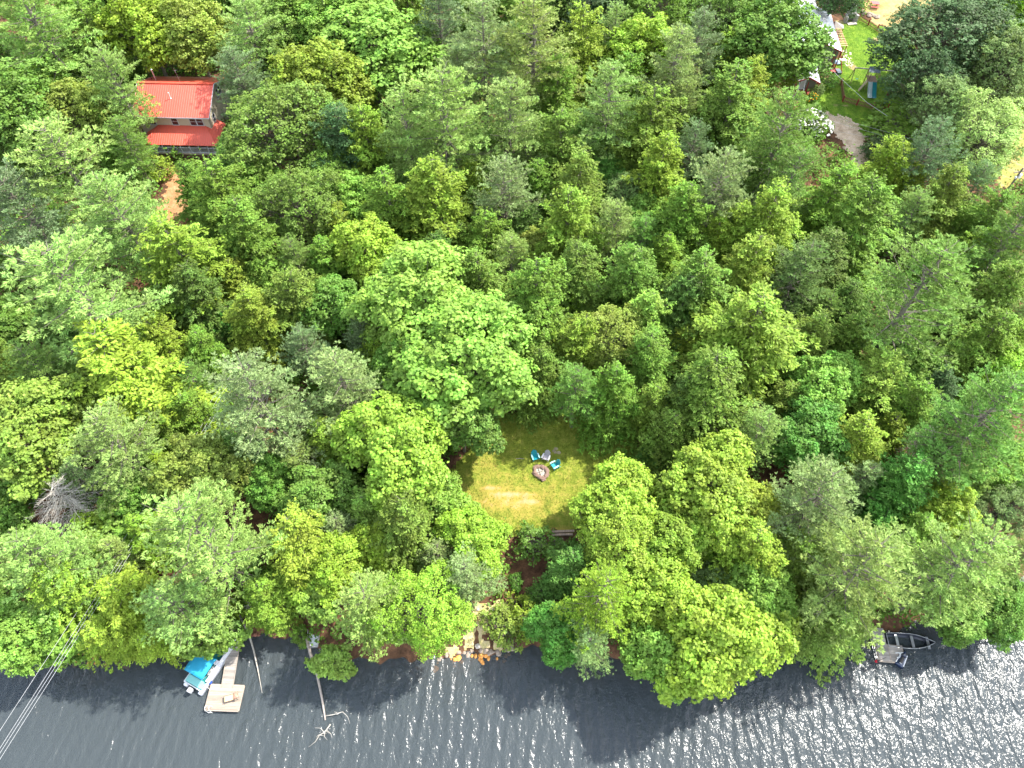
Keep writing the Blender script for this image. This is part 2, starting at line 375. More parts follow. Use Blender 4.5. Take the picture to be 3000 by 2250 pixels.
def proto(kind, mat, H, Rr, out):
    tb, V, F, lv = out
    PROTO.setdefault(kind, []).append((np_mesh(kind+' crown', V, F, M[mat], lv), tb.mesh(kind+' trunk', M['bark']), H, Rr))
for s_ in range(4): proto('pine', 'needle', 20, 5.0, gen_pine(11+s_, 20, 5.0, bare=[.30, .26, .36, .30][s_], gap=[.10, .2, .14, .22][s_]))
for s_ in range(2): proto('pine_small', 'needle', 14, 3.2, gen_pine(31+s_, 14, 3.2, bare=.25, gap=.15))
for s_ in range(4): proto('hemlock', 'needle', 16, 4.2, gen_hemlock(51+s_, 16, 4.2))
for s_ in range(2): proto('hemlock_small', 'needle', 9, 2.3, gen_hemlock(61+s_, 9, 2.3))
for s_ in range(4): proto('maple', 'broadleaf', 14, 5.0, gen_broad(71+s_, 14, 5.0))
for s_ in range(3): proto('maple_small', 'broadleaf', 8, 2.6, gen_broad(81+s_, 8, 2.6, cl=.75))
for s_ in range(2): proto('oak', 'broadleaf', 14, 5.0, gen_broad(91+s_, 14, 5.0, leaf=.23, cl=.8, open_=.1, dens=.9))
for s_ in range(2): proto('willow', 'broadleaf', 13, 4.5, gen_broad(95+s_, 13, 4.5, leaf=.17, cl=.65, open_=.2, dens=1.4))
for s_ in range(3): proto('shrub', 'broadleaf', 2.4, 1.8, gen_broad(101+s_, 2.4, 1.8, zc=.42, rz=.5, cl=.5, leaf=.2, dens=1.3))
NAMES = dict(pine='white_pine', pine_small='white_pine', hemlock='hemlock_tree', hemlock_small='hemlock_tree', maple='maple_tree', maple_small='maple_tree', oak='oak_tree', willow='willow_tree', shrub='shrub')
CATS = dict(pine='pine tree', hemlock='hemlock tree', maple='maple tree', oak='oak tree', willow='willow tree', shrub='shrub')
GRP = dict(pine='white pines in the lakeside forest', hemlock='hemlocks in the lakeside forest', maple='maples in the lakeside forest', oak='oaks in the lakeside forest', willow='willows on the lake shore', shrub='shrubs round the clearings')
RATIO = dict(pine=(1.7, 9, 23, .70), hemlock=(1.42, 5, 18, .62), maple=(1.3, 3.5, 17, .66), oak=(1.3, 4, 17, .66), willow=(1.35, 4, 15, .66), shrub=(.8, .8, 3.4, .5))
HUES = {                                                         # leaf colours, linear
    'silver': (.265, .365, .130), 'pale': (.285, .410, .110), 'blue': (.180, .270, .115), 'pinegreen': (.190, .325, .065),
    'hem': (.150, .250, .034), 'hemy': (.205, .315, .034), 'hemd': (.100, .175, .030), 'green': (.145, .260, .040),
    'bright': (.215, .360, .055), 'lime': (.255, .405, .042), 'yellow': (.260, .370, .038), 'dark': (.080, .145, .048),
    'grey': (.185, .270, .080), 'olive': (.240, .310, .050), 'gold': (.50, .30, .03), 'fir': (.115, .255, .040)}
WIDEN = dict(pine=1.12, hemlock=1.2, maple=1.1, oak=1.1, willow=1.1, shrub=1.0)
TR = np.random.RandomState(5); TREES = []
def tree(kind, px, py, wpx, hue, label, hs=1.0, lean=None):
    base = kind.split('_')[0]; ra, hmin, hmax, fr = RATIO[base]; H = 10.0
    for _ in range(14):
        wm = wpx*WIDEN[base]*depth(px, py, H*fr+2)/FPX
        H = min(max(wm*ra, hmin), hmax)*hs
        zg = 2.0
        for _ in range(6):
            p = P(px, py, zg+H*fr); zg = max(Z(p.x, p.y), .3)
    sy = float(shore_y(p.x)); by = p.y; tilt = 0
    if p.y < sy + .6: by = sy + .6; zg = max(Z(p.x, by), .3); tilt = min(.6, (by-p.y)/(H*fr))
    if base != 'shrub' and kind+'_small' in PROTO and wm < 5.6: kind += '_small'
    me_c, me_t, H0, R0 = PROTO[kind][TR.randint(len(PROTO[kind]))]
    k = len([1 for t_ in TREES if t_ == kind]); TREES.append(kind)
    e = empty(NAMES[kind], (p.x, by, zg-.15), TR.rand()*6.28, label, CATS[base], GRP[base])
    e.rotation_mode = 'XYZ'
    mt = Matrix.Rotation(-tilt if False else tilt, 4, 'X') @ Matrix.Rotation(TR.rand()*6.28, 4, 'Z')
    e.rotation_euler = mt.to_euler()
    s = wm/(2*R0); e.scale = (s, s, H/H0)
    c = link('foliage' if base == 'shrub' else 'crown', me_c, e); t = link('stem' if base == 'shrub' else 'trunk', me_t, e)
    h = HUES[hue]; j = 1+TR.uniform(-.08, .08, 3); c.color = (h[0]*j[0], h[1]*j[1], h[2]*j[2], 1)
    return e
TREE_LIST = [
# top band, behind the red roofed house
('pine', 100, 60, 300, 'pale', 'huge pale pine filling the top left corner of the photo'),
('hemlock', 285, 110, 170, 'hem', 'tall dark hemlock between the corner pine and the red roof'),
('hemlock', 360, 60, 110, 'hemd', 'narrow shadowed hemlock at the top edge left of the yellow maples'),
('maple', 430, 90, 200, 'yellow', 'yellow-green maple directly behind the left end of the red roof'),
('maple', 560, 90, 190, 'olive', 'olive green maple directly behind the middle of the red roof'),
('maple', 490, 30, 160, 'hemy', 'maple at the top edge above the yellow-green one'),
('pine', 745, 95, 210, 'pale', 'tall soft pine standing off the right end of the red roof', .85),
('maple', 155, 235, 150, 'lime', 'small lime maple top poking up below the corner pine'),
('maple', 60, 320, 220, 'green', 'rounded green maple at the left edge level with the red roof'),
('maple', 225, 330, 180, 'olive', 'maple with rusty tinged leaves left of the red roof'),
('hemlock', 320, 370, 130, 'hem', 'hemlock touching the left wall of the red roofed house'),
('hemlock', 396, 400, 60, 'hemd', 'slim hemlock spire in front of the left porch corner'),
('shrub', 462, 490, 90, 'yellow', 'small yellow shrub below the screened porch'),
('maple', 850, 70, 180, 'green', 'deep green maple at the top edge right of the soft pine'),
('oak', 825, 370, 280, 'green', 'broad oak overlapping the right end of the red roof'),
('oak', 715, 450, 170, 'green', 'oak limb crown hanging over the porch roof'),
('maple', 1085, 130, 320, 'bright', 'largest bright maple at the top, left of the grey pine'),
('maple', 940, 250, 240, 'hemy', 'yellowish maple between the broad oak and the largest top maple'),
('maple', 990, 60, 200, 'bright', 'bright maple crown at the top edge touching the largest one'),
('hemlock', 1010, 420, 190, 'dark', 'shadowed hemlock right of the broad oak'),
('hemlock', 570, 545, 125, 'hem', 'hemlock on the right of the orange needle clearing'),
('hemlock', 650, 590, 220, 'hem', 'full hemlock behind the one edging the orange clearing'),
('hemlock', 740, 700, 220, 'hem', 'hemlock downhill of the orange clearing near the power lines'),
('oak', 885, 600, 220, 'green', 'oak with pale twigs above the power line gap'),
('oak', 960, 500, 150, 'green', 'small oak uphill of the oak with pale twigs'),
# left giant pines
('pine', 200, 500, 330, 'pale', 'upper pine of the giant pine group left of the orange clearing'),
('pine', 60, 620, 260, 'blue', 'bluish giant pine cut by the left edge of the photo'),
('pine', 350, 640, 260, 'pale', 'giant pine whose boughs reach the orange clearing'),
('pine', 230, 850, 420, 'pale', 'widest pine of the giant group, nearest the lake'),
('hemlock', 545, 760, 270, 'hemy', 'broad yellow-green hemlock below the orange clearing'),
('hemlock', 590, 880, 200, 'hemd', 'darker hemlock beneath the broad yellow-green one'),
('hemlock', 20, 450, 120, 'hemd', 'dark hemlock at the left edge below the rounded green maple'),
# top centre
('pine', 1290, 60, 180, 'blue', 'grey-blue pine with bare trunk at the top centre'),
('pine', 1420, 130, 220, 'silver', 'silvery pine right of the grey-blue one at the top'),
('pine', 1560, 130, 250, 'pale', 'bright soft pine touching the silvery pine at the top'),
('pine', 1345, 220, 150, 'silver', 'low silver pine bough crown below the grey-blue pine'),
('hemlock', 1705, 130, 180, 'hemy', 'yellowish hemlock with a visible trunk under the top wires'),
('hemlock', 1620, 270, 180, 'hem', 'hemlock in front of the bright soft pine'),
('maple', 1890, 150, 190, 'lime', 'lime maple with yellow tints right of the top wires'),
('pine', 1980, 190, 190, 'silver', 'silver pine left of the big oak by the white roof'),
('pine', 1310, 340, 280, 'pale', 'tall pine with long grey trunk, centre of the upper forest'),
('pine', 1190, 380, 210, 'pale', 'pine leaning against the tall long-trunked one'),
('hemlock', 1085, 420, 190, 'hemy', 'dense hemlock cone left of the leaning pine'),
('pine', 1500, 350, 220, 'pale', 'upper half of the pine pair with dead boughs, upper centre'),
('pine', 1480, 560, 190, 'silver', 'silver pine with rounded drooping tufts, upper centre'),
('hemlock', 1630, 430, 190, 'hem', 'hemlock right of the pine pair with dead boughs'),
('pine', 1780, 300, 210, 'pale', 'pine above the small rich green maple'),
('hemlock', 1690, 540, 190, 'hem', 'hemlock just left of the small rich green maple'),
('hemlock', 1900, 380, 230, 'hem', 'wide hemlock right of the small rich green maple'),
('hemlock', 1935, 500, 200, 'hemy', 'yellow tipped hemlock below the wide one'),
('maple', 1780, 510, 120, 'fir', 'small rich green maple wedged between hemlocks'),
('hemlock', 1265, 590, 250, 'hemy', 'big yellow-green hemlock in front of the long-trunked pine'),
('hemlock', 1150, 610, 200, 'hem', 'hemlock left of the big yellow-green one'),
('hemlock', 1425, 700, 160, 'hem', 'pointed hemlock below the drooping silver pine'),
('hemlock', 1670, 660, 210, 'hemy', 'hemlock at the very centre of the forest above the yellow birch'),
('maple', 1565, 720, 120, 'olive', 'rusty yellow maple between two hemlocks near the centre'),
('maple', 1885, 620, 120, 'bright', 'small vivid maple in the dark hollow right of centre'),
('oak', 1835, 570, 130, 'grey', 'grey-green oak beside the small vivid maple'),
('maple', 1085, 740, 200, 'lime', 'lime maple above the twin giant maples'),
('hemlock', 1290, 780, 170, 'hemd', 'dark hemlock behind the twin giant maples'),
('pine', 2105, 550, 210, 'silver', 'silver pine with bare lower limbs right of the dark hollow'),
('hemlock', 1990, 640, 200, 'hem', 'hemlock below the silver pine with bare lower limbs'),
# top right
('maple', 2265, 105, 260, 'green', 'big maple hiding the left side of the white roof'),
('maple', 2265, 190, 140, 'hemy', 'maple spilling in front of the grey porch roof'),
('oak', 2130, 50, 190, 'green', 'oak at the top edge left of the big maple'),
('pine', 2045, 130, 170, 'blue', 'bluish pine at the top left of the big maple'),
('oak', 2775, 110, 320, 'dark', 'huge dark blue-green oak shading the fenced yard'),
('oak', 2720, 230, 170, 'dark', 'lower dark crown leaning over the swing set'),
('oak', 2870, 30, 220, 'dark', 'dark oak at the top edge behind the huge one'),
('oak', 2930, 190, 210, 'grey', 'pale grey-green oak right of the huge dark oak'),
('maple', 2980, 80, 170, 'lime', 'lime maple in the top right corner'),
('oak', 2760, 310, 170, 'grey', 'dusty oak below the huge dark oak'),
('shrub', 2630, 375, 190, 'bright', 'rounded bright green bush at the end of the picket fence'),
('shrub', 2575, 435, 100, 'dark', 'dark shrub right of the dirt track'),
('willow', 2880, 390, 250, 'pale', 'feathery pale birch-like tree crossed by the three wires'),
('shrub', 2780, 430, 100, 'fir', 'green bush under the three wires'),
('maple', 2960, 300, 110, 'lime', 'small lime tree above the grass verge'),
('pine', 2285, 400, 240, 'pinegreen', 'layered green pine left of the dirt track'),
('hemlock', 2140, 320, 250, 'hem', 'wide hemlock left of the layered green pine'),
('hemlock', 2190, 260, 150, 'hemy', 'hemlock between the big maple and the layered pine'),
('pine', 2320, 530, 200, 'pinegreen', 'lower layered pine downhill of the dirt track'),
('hemlock', 2425, 600, 210, 'hem', 'hemlock closing the foot of the dirt track'),
('hemlock', 2665, 545, 120, 'hemy', 'hemlock right of the foot of the dirt track'),
('hemlock', 2240, 660, 230, 'hemy', 'yellowish hemlock beside the lower layered pine'),
('hemlock', 2520, 660, 250, 'hem', 'large hemlock below the three wires'),
('hemlock', 2760, 580, 180, 'hem', 'hemlock left of the utility pole'),
('hemlock', 2890, 640, 170, 'hem', 'hemlock directly below the utility pole'),
('pine', 2965, 680, 200, 'pinegreen', 'green pine at the right edge below the pole'),
('maple', 2840, 660, 120, 'bright', 'small bright maple near the right edge below the pole'),
('hemlock', 2400, 770, 200, 'hemd', 'dark hemlock left of the wide star-shaped pine'),
# left middle
('hemlock', 370, 1090, 360, 'yellow', 'biggest golden green hemlock at the middle left'),
('hemlock', 490, 1000, 180, 'hemy', 'hemlock behind the biggest golden green one'),
('hemlock', 750, 930, 190, 'hemy', 'yellow-green hemlock just below the wires gap'),
('hemlock', 880, 880, 200, 'hem', 'rounded hemlock left of the twin giant maples'),
('maple', 625, 950, 120, 'fir', 'dark leafy young maple in the shade of the wires'),
('maple', 980, 900, 190, 'green', 'green maple touching the left twin maple'),
('pine', 760, 1160, 300, 'silver', 'silver pine with white trunk, middle left of the lawn'),
('pine', 1000, 1120, 240, 'silver', 'palest silver pine leaning against the giant maples'),
('pine', 870, 1240, 150, 'silver', 'lower pine crown between the two silver pines'),
('pine', 110, 1080, 190, 'pinegreen', 'small pine with dead boughs near the left edge'),
('maple', 110, 1250, 290, 'bright', 'wide bright maple at the left edge above the dead tree'),
('pine', 350, 1300, 260, 'pale', 'pale pine with hanging dead branches beside the wires'),
('shrub', 605, 1120, 90, 'fir', 'small bluish green shrub by the wires'),
('maple', 590, 1370, 220, 'olive', 'thin yellowish maple just right of the wires'),
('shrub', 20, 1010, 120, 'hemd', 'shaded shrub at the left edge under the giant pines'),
# centre
('maple', 1230, 880, 340, 'bright', 'upper left crown of the twin giant maples'),
('maple', 1365, 1050, 370, 'bright', 'lower right crown of the twin giant maples above the lawn'),
('maple', 1230, 1060, 220, 'green', 'green maple filling the notch between the twin maples and silver pine'),
('maple', 1350, 1230, 190, 'green', 'darker ash-like tree at the left rim of the lawn'),
('hemlock', 1410, 830, 190, 'hem', 'hemlock behind the lower twin maple'),
('hemlock', 1570, 870, 230, 'hem', 'hemlock with bare hanging branches above the lawn'),
('hemlock', 1700, 800, 180, 'hem', 'hemlock behind the small lime tree'),
('maple', 1695, 880, 100, 'lime', 'small lime tree squeezed between hemlocks above the lawn'),
('hemlock', 1840, 810, 210, 'hem', 'tall hemlock uphill of the bright cone'),
('hemlock', 1885, 940, 190, 'bright', 'bright green cone-shaped hemlock above the lawn'),
('oak', 1790, 985, 200, 'olive', 'yellow-green birch-like oak above the lawn'),
('hemlock', 1690, 1005, 180, 'hemy', 'hemlock at the top rim of the lawn'),
('hemlock', 1905, 1045, 190, 'hem', 'hemlock at the top right rim of the lawn'),
('hemlock', 1990, 900, 200, 'hemd', 'dark hemlock right of the bright cone'),
('maple', 1160, 1310, 300, 'lime', 'broad lime maple left of the lawn'),
('maple', 1250, 1440, 180, 'bright', 'bright maple at the near left rim of the lawn'),
('maple', 1050, 1260, 150, 'green', 'green maple behind the broad lime one'),
# right middle
('hemlock', 2050, 850, 230, 'hem', 'hemlock left of the largest hemlock'),
('hemlock', 2180, 800, 220, 'hemy', 'hemlock just above the largest hemlock'),
('hemlock', 2190, 980, 340, 'hemy', 'largest hemlock, right of centre'),
('hemlock', 2090, 1140, 260, 'hem', 'bluish hemlock below the largest one'),
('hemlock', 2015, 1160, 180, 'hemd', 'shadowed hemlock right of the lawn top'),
('pine', 2345, 800, 210, 'grey', 'grey hemlock-like pine with bare twigs'),
('hemlock', 2370, 990, 180, 'hem', 'hemlock above the vivid maple pair'),
('maple', 2410, 1130, 200, 'bright', 'upper of the vivid maple pair at right'),
('maple', 2370, 1270, 200, 'fir', 'lower of the vivid maple pair at right'),
('hemlock', 2560, 1100, 190, 'bright', 'bright hemlock right of the vivid maple pair'),
('maple', 2620, 1050, 120, 'fir', 'rich green maple behind the bright hemlock'),
('hemlock', 2510, 1290, 190, 'hemy', 'hemlock between the vivid pair and the dark hollow'),
('hemlock', 2480, 990, 160, 'hem', 'hemlock left under the wide star-shaped pine'),
('pine', 2690, 850, 360, 'pinegreen', 'wide star-shaped pine with spreading boughs at right'),
('hemlock', 2920, 850, 190, 'hem', 'hemlock at the right edge beside the star-shaped pine'),
('hemlock', 2890, 1000, 200, 'hem', 'hemlock at the right edge below the star-shaped pine'),
('maple', 2950, 1090, 170, 'lime', 'lime maple at the right edge'),
('hemlock', 2750, 1130, 130, 'dark', 'small dark hemlock in the right hollow'),
('pine', 2880, 1220, 320, 'pinegreen', 'bright green pine with dead limbs at the right edge'),
('pine', 2750, 1330, 170, 'silver', 'pine skirt above the grey brush pile'),
('hemlock', 2600, 1250, 110, 'hemy', 'little hemlock in the gap beside the dead limbs'),
('hemlock', 2640, 1420, 210, 'fir', 'rich green hemlock left of the grey brush'),
('pine', 2390, 1450, 270, 'silver', 'silvery pine right of the small brown clearing'),
('maple', 2080, 1420, 270, 'yellow', 'yellow maple right of the lawn'),
('maple', 2200, 1510, 190, 'yellow', 'yellow-green maple right beneath the yellow one'),
('maple', 1815, 1475, 235, 'lime', 'pale lime maple overlapping the near right of the lawn'),
('willow', 2960, 1480, 180, 'grey', 'thin greyish tree at the right edge above the lake'),
# shore, left: lighter hues, partly putting the stronger light into the leaf colours
('pine', 130, 1640, 280, 'pale', 'flat pale pine at the lower left'),
('maple', 335, 1560, 120, 'bright', 'bright maple below the grey dead tree'),
('shrub', 318, 1600, 60, 'gold', 'tiny orange shrub below the grey dead tree'),
('hemlock', 200, 1740, 230, 'lime', 'lime hemlock left of the wires near the lake'),
('hemlock', 380, 1760, 230, 'yellow', 'yellow-green hemlock right of the wires near the lake'),
('maple', 60, 1850, 210, 'bright', 'maple hanging over the water in the lower left'),
('maple', 190, 1860, 150, 'bright', 'small maple over the water where the wires cross the shore'),
('hemlock', 320, 1860, 180, 'lime', 'low hemlock over the amber shallows'),
('hemlock', 450, 1860, 160, 'yellow', 'low yellow hemlock left of the pontoon boat'),
('pine', 600, 1570, 380, 'pale', 'largest pale shoreline pine, above the wooden dock'),
('pine', 520, 1770, 240, 'pale', 'shoreline pine between the largest one and the pontoon boat'),
('hemlock', 640, 1785, 100, 'lime', 'low hemlock at the landward end of the wooden dock'),
('maple', 600, 1880, 150, 'green', 'maple bough drooping over the bow of the pontoon boat'),
('hemlock', 880, 1590, 240, 'yellow', 'brilliant yellow hemlock right of the largest shoreline pine'),
('maple', 895, 1710, 130, 'lime', 'lime maple above the white boat on the bank'),
('maple', 990, 1640, 180, 'yellow', 'yellow maple left of the willow'),
('pine', 1080, 1770, 240, 'pale', 'pale pine overhanging the water right of the silver boat'),
('maple', 940, 1450, 200, 'green', 'green maple uphill of the brilliant yellow hemlock'),
('maple', 800, 1400, 160, 'green', 'maple beneath the silver pine with white trunk'),
('shrub', 880, 1470, 100, 'yellow', 'yellow shrub uphill of the brilliant yellow hemlock'),
('hemlock', 1190, 1540, 220, 'hem', 'hemlock left of the lawn foot'),
('maple', 1100, 1590, 150, 'yellow', 'small yellow maple behind the willow'),
('maple', 1385, 1590, 200, 'lime', 'lime maple at the foot of the lawn'),
('maple', 1310, 1490, 130, 'bright', 'small bright maple touching the dry lawn corner'),
('willow', 1235, 1780, 270, 'lime', 'bright willow with showing branches by the sandy path'),
('pine', 1365, 1690, 190, 'silver', 'small silver pine above the sandy path'),
('maple', 965, 1985, 105, 'bright', 'leafy bough hanging over the long fallen pole'),
('shrub', 875, 1880, 60, 'green', 'green shrub beside the silver boat'),
# shore, centre and right: hues again lightened for the brighter light
('shrub', 1575, 1590, 130, 'green', 'green shrub left of the log steps'),
('shrub', 1580, 1750, 90, 'fir', 'little shrub on the brown slope'),
('shrub', 1510, 1700, 50, 'fir', 'tiny shrub on the upper brown slope'),
('shrub', 1470, 1830, 130, 'olive', 'olive shrub beside the sandy path'),
('shrub', 1545, 1810, 130, 'lime', 'lime shrub between the path and the fir green maple'),
('maple', 1630, 1850, 160, 'fir', 'fir green young maple over the water'),
('hemlock', 1670, 1660, 150, 'fir', 'deep green hemlock right of the log steps'),
('pine', 1770, 1740, 240, 'lime', 'yellowish pine over the central shoreline'),
('pine', 1720, 1880, 170, 'silver', 'lower silver boughs reaching the central shoreline'),
('oak', 1810, 1580, 250, 'lime', 'oak below the pale lime maple'),
('maple', 1960, 1590, 230, 'hemy', 'yellow-green maple behind the rounded shore maple'),
('maple', 1930, 1740, 240, 'lime', 'lime maple above the rounded shore maple'),
('maple', 1960, 1910, 230, 'bright', 'rounded bright maple leaning out over the lake'),
('maple', 2110, 1870, 330, 'lime', 'largest lime maple leaning out over the lake'),
('maple', 2230, 1760, 220, 'bright', 'bright maple right behind the largest lime maple'),
('maple', 2050, 1560, 200, 'lime', 'lime maple below the yellow maple'),
('hemlock', 2190, 1610, 230, 'yellow', 'yellow hemlock uphill of the leaning shore maples'),
('willow', 2080, 1690, 140, 'grey', 'sparse pale tree with bare twigs between shore maples'),
('hemlock', 2320, 1630, 200, 'hem', 'green hemlock left of the right-hand shore pine'),
('pine', 2510, 1655, 335, 'pale', 'big shore pine hanging over the grey dock'),
('pine', 2820, 1650, 340, 'pale', 'big shore pine right of the grey dock'),
('hemlock', 2430, 1820, 220, 'bright', 'low boughs over the water left of the grey dock'),
('maple', 2480, 1805, 130, 'bright', 'leafy boughs on the left of the grey dock'),
('maple', 2800, 1790, 160, 'green', 'green maple at the water right of the grey dock'),
('maple', 2930, 1780, 170, 'green', 'darker maple at the water near the right edge'),
('pine', 2980, 1620, 150, 'grey', 'grey pine at the right edge over the lake'),
# fillers at the edges
('hemlock', 20, 160, 150, 'hemd', 'dark hemlock at the left edge just below the corner pine'),
('maple', 620, -10, 170, 'green', 'maple crown cut by the top edge above the red roof'),
('hemlock', 1190, -20, 170, 'hem', 'hemlock cut by the top edge between the largest maple and the grey-blue pine'),
('hemlock', 1480, -10, 150, 'hem', 'hemlock cut by the top edge behind the bright soft pine'),
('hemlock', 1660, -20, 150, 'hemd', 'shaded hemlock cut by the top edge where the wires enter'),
('maple', 1790, 10, 150, 'dark', 'dark maple at the top edge right of the wires'),
('oak', 1930, 20, 190, 'hem', 'olive oak at the top edge left of the bluish pine'),
('hemlock', 1840, 240, 140, 'hem', 'small hemlock between the lime maple and the central pine'),
('oak', 2450, -20, 120, 'dark', 'dark oak cut by the top edge beside the stone fireplace'),
('maple', 15, 1370, 150, 'bright', 'bright maple at the left edge beside the dead tree'),
('maple', 40, 1570, 110, 'green', 'green maple under the dead tree at the left edge'),
('hemlock', 430, 1560, 150, 'hemy', 'hemlock by the wires above the shoreline pines'),
('maple', 420, 1440, 150, 'green', 'green maple in the wire clearing'),
('shrub', 300, 1670, 120, 'bright', 'bright shrub in the gap crossed by the wires'),
('hemlock', 170, 960, 170, 'hemd', 'dark hemlock under the widest giant pine'),
('maple', 30, 920, 120, 'hem', 'leafy tree at the left edge under the giant pines'),
('maple', 700, 1330, 150, 'green', 'green maple between the silver pine and the wires'),
('maple', 1170, 1440, 150, 'bright', 'bright maple beneath the broad lime one'),
('maple', 2960, 1380, 170, 'bright', 'bright maple at the right edge beside the brush-like tree'),
('hemlock', 2960, 1000, 130, 'hemy', 'slim hemlock at the right edge above the lime maple'),
('maple', 2780, 1500, 170, 'lime', 'lime maple below the brush-like tree'),
('hemlock', 2680, 1550, 150, 'bright', 'small bright hemlock uphill of the two big shore pines'),
('hemlock', 2430, 1620, 140, 'hemy', 'hemlock peeking between the shore pines and the green hemlock'),
('maple', 2990, 1790, 120, 'green', 'dark green tree where the shore leaves the right edge'),
('shrub', 1925, 1320, 110, 'fir', 'leafy green shrub at the right rim of the lawn'),
('shrub', 1960, 1385, 90, 'fir', 'lower leafy shrub at the right rim of the lawn'),
('shrub', 1545, 1150, 100, 'bright', 'bright shrub at the far left rim of the lawn'),
('shrub', 1640, 1140, 90, 'green', 'green shrub in the middle of the far lawn rim'),
('shrub', 1750, 1165, 90, 'dark', 'dark shrub at the far right rim of the lawn'),
('shrub', 1830, 1210, 90, 'dark', 'shaded shrub at the far right corner of the lawn'),
# auto fillers
('pine', 334, 244, 181, 'pale', 'pale pine just downhill of the maple at the top edge above the yellow-green one'),
('pine', 2713, 439, 176, 'blue', 'bluish pine just left of the green bush under the three wires'),
('hemlock', 1804, 1142, 173, 'hem', 'hemlock just left of the hemlock at the top right rim of the lawn'),
('pine', 2227, 1268, 176, 'pale', 'pale pine just left of the lower of the vivid maple pair at right'),
('hemlock', 2598, 485, 163, 'hemy', 'yellowish hemlock just downhill of the dark shrub right of the dirt track'),
('pine', 1689, 1135, 161, 'pinegreen', 'green pine just downhill of the hemlock at the top rim of the lawn'),
('hemlock', 781, 1746, 165, 'hemy', 'yellowish hemlock just left of the lime maple above the white boat on the bank'),
('hemlock', 956, 1301, 163, 'hemy', 'yellowish hemlock just left of the green maple behind the broad lime one'),
('hemlock', 955, 768, 156, 'hem', 'hemlock just left of the lime maple above the twin giant maples'),
('maple', 4, 1481, 163, 'green', 'green maple just uphill of the flat pale pine at the lower left'),
('hemlock', 2664, 1177, 164, 'hem', 'hemlock just uphill of the little hemlock in the gap beside the dead limbs'),
('maple', 1026, 587, 156, 'bright', 'bright maple just downhill of the small oak uphill of the oak with pale twigs'),
('hemlock', 1064, 1493, 149, 'bright', 'bright hemlock just uphill of the small yellow maple behind the willow'),
('pine', 699, 228, 153, 'blue', 'bluish pine just uphill of the oak limb crown hanging over the porch roof'),
('hemlock', 1591, 1095, 158, 'hem', 'hemlock just left of the hemlock at the top rim of the lawn'),
('pine', 1803, 663, 158, 'pale', 'pale pine just downhill of the grey-green oak beside the small vivid maple'),
('hemlock', 1962, 1264, 150, 'hem', 'hemlock just downhill of the shadowed hemlock right of the lawn top'),
('hemlock', 558, 1215, 154, 'hem', 'hemlock just downhill of the small bluish green shrub by the wires'),
('hemlock', 607, 1031, 153, 'hem', 'hemlock just uphill of the small bluish green shrub by the wires'),
('pine', 870, 1341, 140, 'pale', 'pale pine just right of the maple beneath the silver pine with white trunk'),
('hemlock', 2481, 886, 143, 'hemd', 'dark hemlock just uphill of the hemlock left under the wide star-shaped pine'),
('maple', 268, 4, 143, 'bright', 'bright maple just left of the maple at the top edge above the yellow-green one'),
('hemlock', 1912, 1175, 144, 'hem', 'hemlock just left of the shadowed hemlock right of the lawn top'),
('pine', 893, 1016, 147, 'blue', 'bluish pine just downhill of the rounded hemlock left of the twin giant maples'),
('hemlock', 2093, 699, 142, 'hemy', 'yellowish hemlock just right of the hemlock below the silver pine with bare lower limbs'),
('hemlock', 1426, 459, 138, 'hem', 'hemlock just uphill of the silver pine with rounded drooping tufts, upper centre'),
('hemlock', 2294, 1175, 142, 'hem', 'hemlock just uphill of the lower of the vivid maple pair at right'),
('pine', 2032, 434, 142, 'blue', 'bluish pine just right of the yellow tipped hemlock below the wide one'),
('hemlock', 1371, -3, 140, 'hem', 'hemlock just right of the grey-blue pine with bare trunk at the top centre'),
('pine', 2031, -9, 139, 'pinegreen', 'green pine just left of the maple spilling in front of the grey porch roof'),
('hemlock', 2847, 1424, 142, 'bright', 'bright hemlock just uphill of the lime maple below the brush-like tree'),
('hemlock', 691, 830, 139, 'hemy', 'yellowish hemlock just right of the darker hemlock beneath the broad yellow-green one'),
('hemlock', 239, 206, 140, 'hemd', 'dark hemlock just uphill of the small yellow shrub below the screened porch'),
('pine', 231, 1396, 139, 'silver', 'silvery pine just left of the pale pine with hanging dead branches beside the wires'),
('maple', 1742, 425, 141, 'green', 'green maple just uphill of the small rich green maple wedged between hemlocks'),
('hemlock', 0, 1074, 145, 'hem', 'hemlock just left of the small pine with dead boughs near the left edge'),
('pine', 867, 757, 138, 'pinegreen', 'green pine just uphill of the rounded hemlock left of the twin giant maples'),
('hemlock', 1535, 660, 137, 'hemd', 'dark hemlock just uphill of the rusty yellow maple between two hemlocks near the centre'),
('maple', 366, 1500, 133, 'bright', 'bright maple just uphill of the bright maple below the grey dead tree'),
('maple', 769, 544, 142, 'green', 'green maple just downhill of the oak limb crown hanging over the porch roof'),
('hemlock', 987, 674, 138, 'hemy', 'yellowish hemlock just right of the oak with pale twigs above the power line gap'),
('hemlock', 347, -8, 142, 'hemd', 'dark hemlock just uphill of the hemlock on the right of the orange needle clearing'),
('maple', 275, 1568, 135, 'lime', 'lime maple just left of the tiny orange shrub below the grey dead tree'),
('hemlock', 2870, 740, 136, 'hemy', 'yellowish hemlock just downhill of the hemlock directly below the utility pole'),
('pine', 2994, 926, 134, 'pale', 'pale pine just downhill of the hemlock at the right edge beside the star-shaped pine'),
('hemlock', 2777, 1057, 134, 'hem', 'hemlock just uphill of the small dark hemlock in the right hollow'),
('hemlock', 492, 1274, 135, 'hem', 'hemlock just left of the thin yellowish maple just right of the wires'),
('pine', 1881, 694, 132, 'pinegreen', 'green pine just left of the hemlock below the silver pine with bare lower limbs'),
('pine', 1498, 747, 136, 'pale', 'pale pine just left of the rusty yellow maple between two hemlocks near the centre'),
